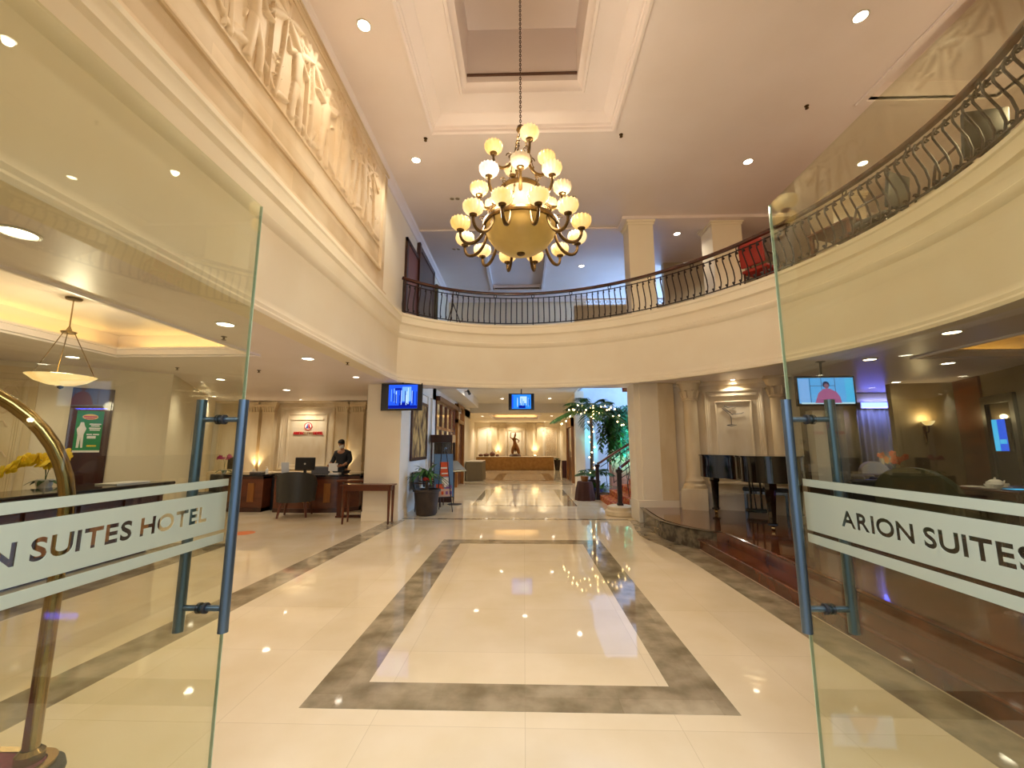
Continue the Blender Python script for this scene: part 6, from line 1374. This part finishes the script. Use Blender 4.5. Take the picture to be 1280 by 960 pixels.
# dark glazed door with blue screen
Mr = on_wall((9.45, 9.5), (8.45, 7.1), 0, Zp, 0); fr_ = lambda a, c, h: Mr @ Vector((a, -h, c))
t = thing('door_6', 'dark glazed door and timber panelling in the lounge side wall', 'door', tuple(Mr @ Vector((1.2, 0, 0))), Mr.to_euler().z); t['kind'] = 'structure'
MB().box(0.05, 1.0, -0.04, 0.0, 0, 2.69, M=Mr).build('timber_panelling', m_wood_mid, t, world=True)
b = MB(); b.box(1.0, 1.12, -0.06, 0, 0, 2.2, M=Mr); b.box(1.85, 1.97, -0.06, 0, 0, 2.2, M=Mr); b.box(1.0, 1.97, -0.06, 0, 2.1, 2.25, M=Mr); b.build('door_frame', m_black, t, world=True)
MB().box(1.12, 1.85, -0.02, 0, 0, 2.1, M=Mr).build('dark_glass', mat('dark_blue_glass', '0c1230', 0.05), t, world=True)
t = thing('wall_screen', 'bright blue screen glowing in the dark lounge door', 'screen', tuple(Mr @ Vector((1.5, -0.05, 1.5))), Mr.to_euler().z); MB().box(-0.2, 0.2, -0.02, 0.02, -0.3, 0.3, bev=0.004).build('casing', m_black, t)
MB().box(-0.19, 0.19, -0.025, -0.021, -0.29, 0.29).build('display', e_b1, t); MB().box(-0.19, -0.04, -0.03, -0.026, -0.29, 0.29).build('cyan_column', e_cy, t); MB().box(-0.02, 0.17, -0.03, -0.026, -0.16, -0.08).build('cyan_bar', e_cy, t)
# lounge furniture on the platform
def wing_chair(label, loc, rz, m, h=1.0, w=0.44, name='wing_chair'):
    t = thing(name, label, 'armchair', loc, rz); MB().box(-w + 0.08, w - 0.08, -0.34, 0.3, 0.18, 0.44, bev=0.05, seg=3).build('seat', m, t)
    poly = [(-w, 0.25)] + [(-w * math.cos(a), 0.62 + (h - 0.62) * math.sin(a)) for a in np.linspace(0, PI, 14)] + [(w, 0.25)]
    MB().prism(poly, 0.26, 0.37, lambda a, c, hh: (a, hh + 0.12 * (c - 0.25), c)).build('backrest', m, t, ang=50)
    for sx in (-1, 1): MB().box(sx * (w - 0.1), sx * w, -0.3, 0.34, 0.18, 0.64, bev=0.04, seg=3).build('armrest', m, t)
    for sx in (-w + 0.08, w - 0.08):
        for sy in (-0.28, 0.28): MB().tube([(sx, sy, 0.2), (sx, sy, 0)], [0.025, 0.015], 8).build('leg', m_wood, t)
    return t
wing_chair('olive round-backed armchair beside the tea table in the lounge', (5.5, 5.95, Zp), R(105), m_green_leather, 1.02, 0.5)
wing_chair('cream armchair with a pale back deep in the lounge niche', (8.9, 10.8, Zp), R(10), m_velvet, 0.92, 0.42)
wing_chair('pale grey armchair in the lounge niche beside the pier', (7.75, 10.4, Zp), R(35), m_velvet, 0.9, 0.34)
wing_chair('navy armchair with a light rim in the middle of the lounge niche', (7.75, 9.3, Zp), R(160), m_blue_uph, 0.86, 0.34)
t = thing('lounge_sofa', 'low dark sofa in front of the niche chairs', 'sofa', (6.2, 8.2, Zp), R(190)); MB().box(-0.65, 0.65, -0.35, 0.35, 0.12, 0.42, bev=0.05, seg=3).build('seat', m_leather, t); MB().box(-0.65, 0.65, 0.3, 0.45, 0.3, 0.72, bev=0.05, seg=3).build('backrest', m_leather, t)
for sx in (-1, 1): MB().box(sx * 0.62, sx * 0.75, -0.35, 0.45, 0.12, 0.6, bev=0.04, seg=2).build('armrest', m_leather, t)
for sx in (-0.6, 0.6):
    for sy in (-0.3, 0.35): MB().box(sx - 0.03, sx + 0.03, sy - 0.03, sy + 0.03, 0, 0.13).build('leg', m_wood, t)
t = thing('flower_stand', 'tall wooden stand beside the olive armchair holding orange flowers', 'flower stand', (6.1, 7.3, Zp)); MB().box(-0.16, 0.16, -0.16, 0.16, 0.72, 0.76, bev=0.008).build('stand_top', m_wood_mid, t)
for sx in (-0.13, 0.13):
    for sy in (-0.13, 0.13): MB().box(sx - 0.015, sx + 0.015, sy - 0.015, sy + 0.015, 0, 0.72).build('leg', m_wood_mid, t)
orchid('orange_flowers', 'vase of dark orange flowers on the tall wooden stand', (6.1, 7.3, Zp + 0.762), [(((0, 0, .1), (0, 0, .2), (-0.05, 0, .4), (-0.2, 0, .38)), 6), (((0, 0, .1), (0, 0, .2), (0.1, 0, .4), (0.22, 0, .36)), 6), (((0, 0, .1), (0, 0, .2), (0, 0, .36), (0.05, 0, .42)), 4)], m_orange, fs=0.05, pot_m=m_wood, pot_r=0.06, pot_h=0.12)
# tea table
t = thing('tea_table', 'dark polished table with a white tea set in the lounge', 'table', (6.6, 5.95, Zp)); MB().box(-0.55, 0.55, -0.45, 0.45, 0.7, 0.74, bev=0.01).build('table_top', m_wood, t); MB().box(-0.5, 0.5, -0.4, 0.4, 0.62, 0.7).build('apron', m_wood, t)
for sx in (-0.48, 0.48):
    for sy in (-0.38, 0.38): MB().tube([(sx, sy, 0.7), (sx, sy, 0)], [0.035, 0.022], 4).build('leg', m_wood, t)
TZ = Zp + 0.742
t = thing('teapot', 'white round teapot in the middle of the lounge tea set', 'teapot', (6.32, 6.0, TZ)); MB().lathe([(0, 0), (0.05, 0), (0.08, 0.05), (0.07, 0.09), (0.04, 0.11), (0.0, 0.115)], n=24).build('pot_body', m_white, t); MB().tube([(0.07, 0, 0.04), (0.11, 0, 0.07), (0.125, 0, 0.1)], [0.014, 0.01, 0.007], 8).build('spout', m_white, t)
MB().tube([(-0.07, 0, 0.085), (-0.12, 0, 0.08), (-0.12, 0, 0.04), (-0.075, 0, 0.03)], 0.007, 6).build('handle', m_white, t); b = MB(); b.ball((0, 0, 0.125), 0.014, n=10, m=6); b.build('lid_knob', m_white, t)
for k, (x, y, lab) in enumerate(((6.12, 5.9, 'white teacup beside the teapot, nearer the olive armchair'), (6.47, 6.03, 'white teacup beside the teapot, nearer the blue tablet'), (6.75, 5.9, 'white cup at the far side of the blue tablet'))):
    t = thing('teacup', lab, 'cup', (x, y, TZ), group='tea things on the lounge table'); MB().lathe([(0, 0), (0.07, 0.008), (0.072, 0.012), (0, 0.006)], n=20).build('saucer', m_white, t); MB().lathe([(0, 0.01), (0.025, 0.01), (0.045, 0.06), (0.04, 0.06), (0.022, 0.016), (0, 0.016)], n=20).build('cup_body', m_white, t); MB().tube([(0.042, 0, 0.05), (0.065, 0, 0.045), (0.06, 0, 0.025), (0.035, 0, 0.025)], 0.004, 6).build('handle', m_white, t)
tag(MB().box(6.1, 6.28, 6.1, 6.25, TZ, TZ + 0.012, bev=0.004).build('napkin', m_paper), 'folded white napkin on the lounge table at the olive armchair end', 'napkin')
t = thing('tablet_screen', 'bright cyan tablet screen lying on the lounge table beside the tea set', 'tablet', (6.28, 5.7, TZ)); MB().box(-0.13, 0.13, -0.09, 0.09, 0, 0.01, bev=0.003).build('casing', m_black, t); MB().box(-0.12, 0.12, -0.08, 0.08, 0.0105, 0.012).build('display', e_cy, t)

# ================================================================== UPPER FLOOR
t = thing('door_7', 'dark mahogany double door standing open on the upper landing', 'door', (XW, 11.6, 4.43)); t['kind'] = 'structure'
b = MB(); b.box(XW, XW + 0.06, 9.25, 9.37, 4.43, 6.45); b.box(XW, XW + 0.06, 12.1, 12.25, 4.43, 6.85); b.box(XW, XW + 0.06, 10.35, 12.25, 6.72, 6.86); b.box(XW, XW + 0.06, 9.25, 10.35, 6.36, 6.46); b.box(XW, XW + 0.09, 10.3, 10.42, 4.43, 6.86); b.build('door_frame', m_wood, t, world=True)
MB().box(XW + 0.005, XW + 0.04, 9.37, 10.3, 4.44, 6.36, bev=0.004).build('folded_leaf', mat('rose_mahogany', '8a5348', 0.3), t, world=True); MB().box(XW + 0.005, XW + 0.045, 10.42, 12.1, 4.44, 6.72, bev=0.004).build('door_leaf', m_wood, t, world=True)
simple_chair('red upholstered chair on the balcony behind the railing', (4.5, 7.75, 4.43), R(120), m_red, m_wood, name='balcony_chair', h=0.95)
t = thing('balcony_table', 'wooden table on the balcony with dark chairs behind the railing', 'table', (5.55, 6.9, 4.43), R(20)); MB().box(-0.55, 0.55, -0.35, 0.35, 0.74, 0.78, bev=0.008).build('table_top', m_wood_mid, t)
for sx in (-0.5, 0.5):
    for sy in (-0.3, 0.3): MB().box(sx - 0.025, sx + 0.025, sy - 0.025, sy + 0.025, 0, 0.74).build('leg', m_wood_mid, t)
simple_chair('dark chair at the balcony table, railing side', (5.25, 6.0, 4.43), R(200), m_leather, m_wood, name='balcony_chair', h=1.0); simple_chair('dark chair on the balcony between the table and the entrance end', (5.45, 4.9, 4.43), R(170), m_leather, m_wood, name='balcony_chair', h=1.05)
simple_chair('dark chair on the balcony nearest the entrance end of the railing', (5.35, 3.7, 4.43), R(170), m_green_leather, m_wood, name='balcony_chair', h=1.1)
t = thing('music_stand', 'black tripod stand on the landing beside the mahogany door', 'stand', (-1.75, 10.1, 4.43))
for k in range(3): a = k * 2.1 + 0.4; MB().tube([(0, 0, 0.7), (0.28 * math.cos(a), 0.28 * math.sin(a), 0)], 0.012, 6).build('leg', m_iron, t)
MB().tube([(0, 0, 0.6), (0, 0, 1.05)], 0.01, 6).build('pole', m_iron, t)
t = thing('barrier_post', 'dark olive post standing on the landing behind the railing', 'barrier post', (-2.1, 9.75, 4.43)); MB().tube([(0, 0, 0), (0, 0, 0.98)], 0.05, 12).build('post', m_green_leather, t); MB().ball((0, 0, 1.0), 0.06).build('finial', m_bronze, t)
t = thing('pendant_lamp', 'small yellow glass pendant over the balcony tables near the entrance', 'pendant lamp', (6.3, 4.3, 5.95)); MB().lathe([(0.05, 0.2), (0.14, 0.1), (0.16, 0.0), (0.13, -0.05), (0.001, -0.08)], n=24).build('glass_shade', m_shade_warm, t); MB().tube([(0, 0, 0.18), (0, 0, 1.35)], 0.006, 6).build('cord', m_iron, t)
light('POINT', 'balcony_pendant_bulb', (0, 0, -0.15), 90, WARM, parent=t, size=0.08)
b = MB()
for i in range(24):
    x = 1.5 + i * 0.11; b.tube([(x, 12.1, 5.82), (x + 0.045, 12.1, 5.9), (x + 0.09, 12.1, 5.82), (x + 0.045, 12.1, 5.74), (x, 12.1, 5.82)], 0.012, 4)
b.box(1.5, 4.14, 12.09, 12.12, 5.9, 5.93); b.box(1.5, 4.14, 12.07, 12.12, 5.70, 5.735); struct('trim_upper_lattice', b, m_paint_white)
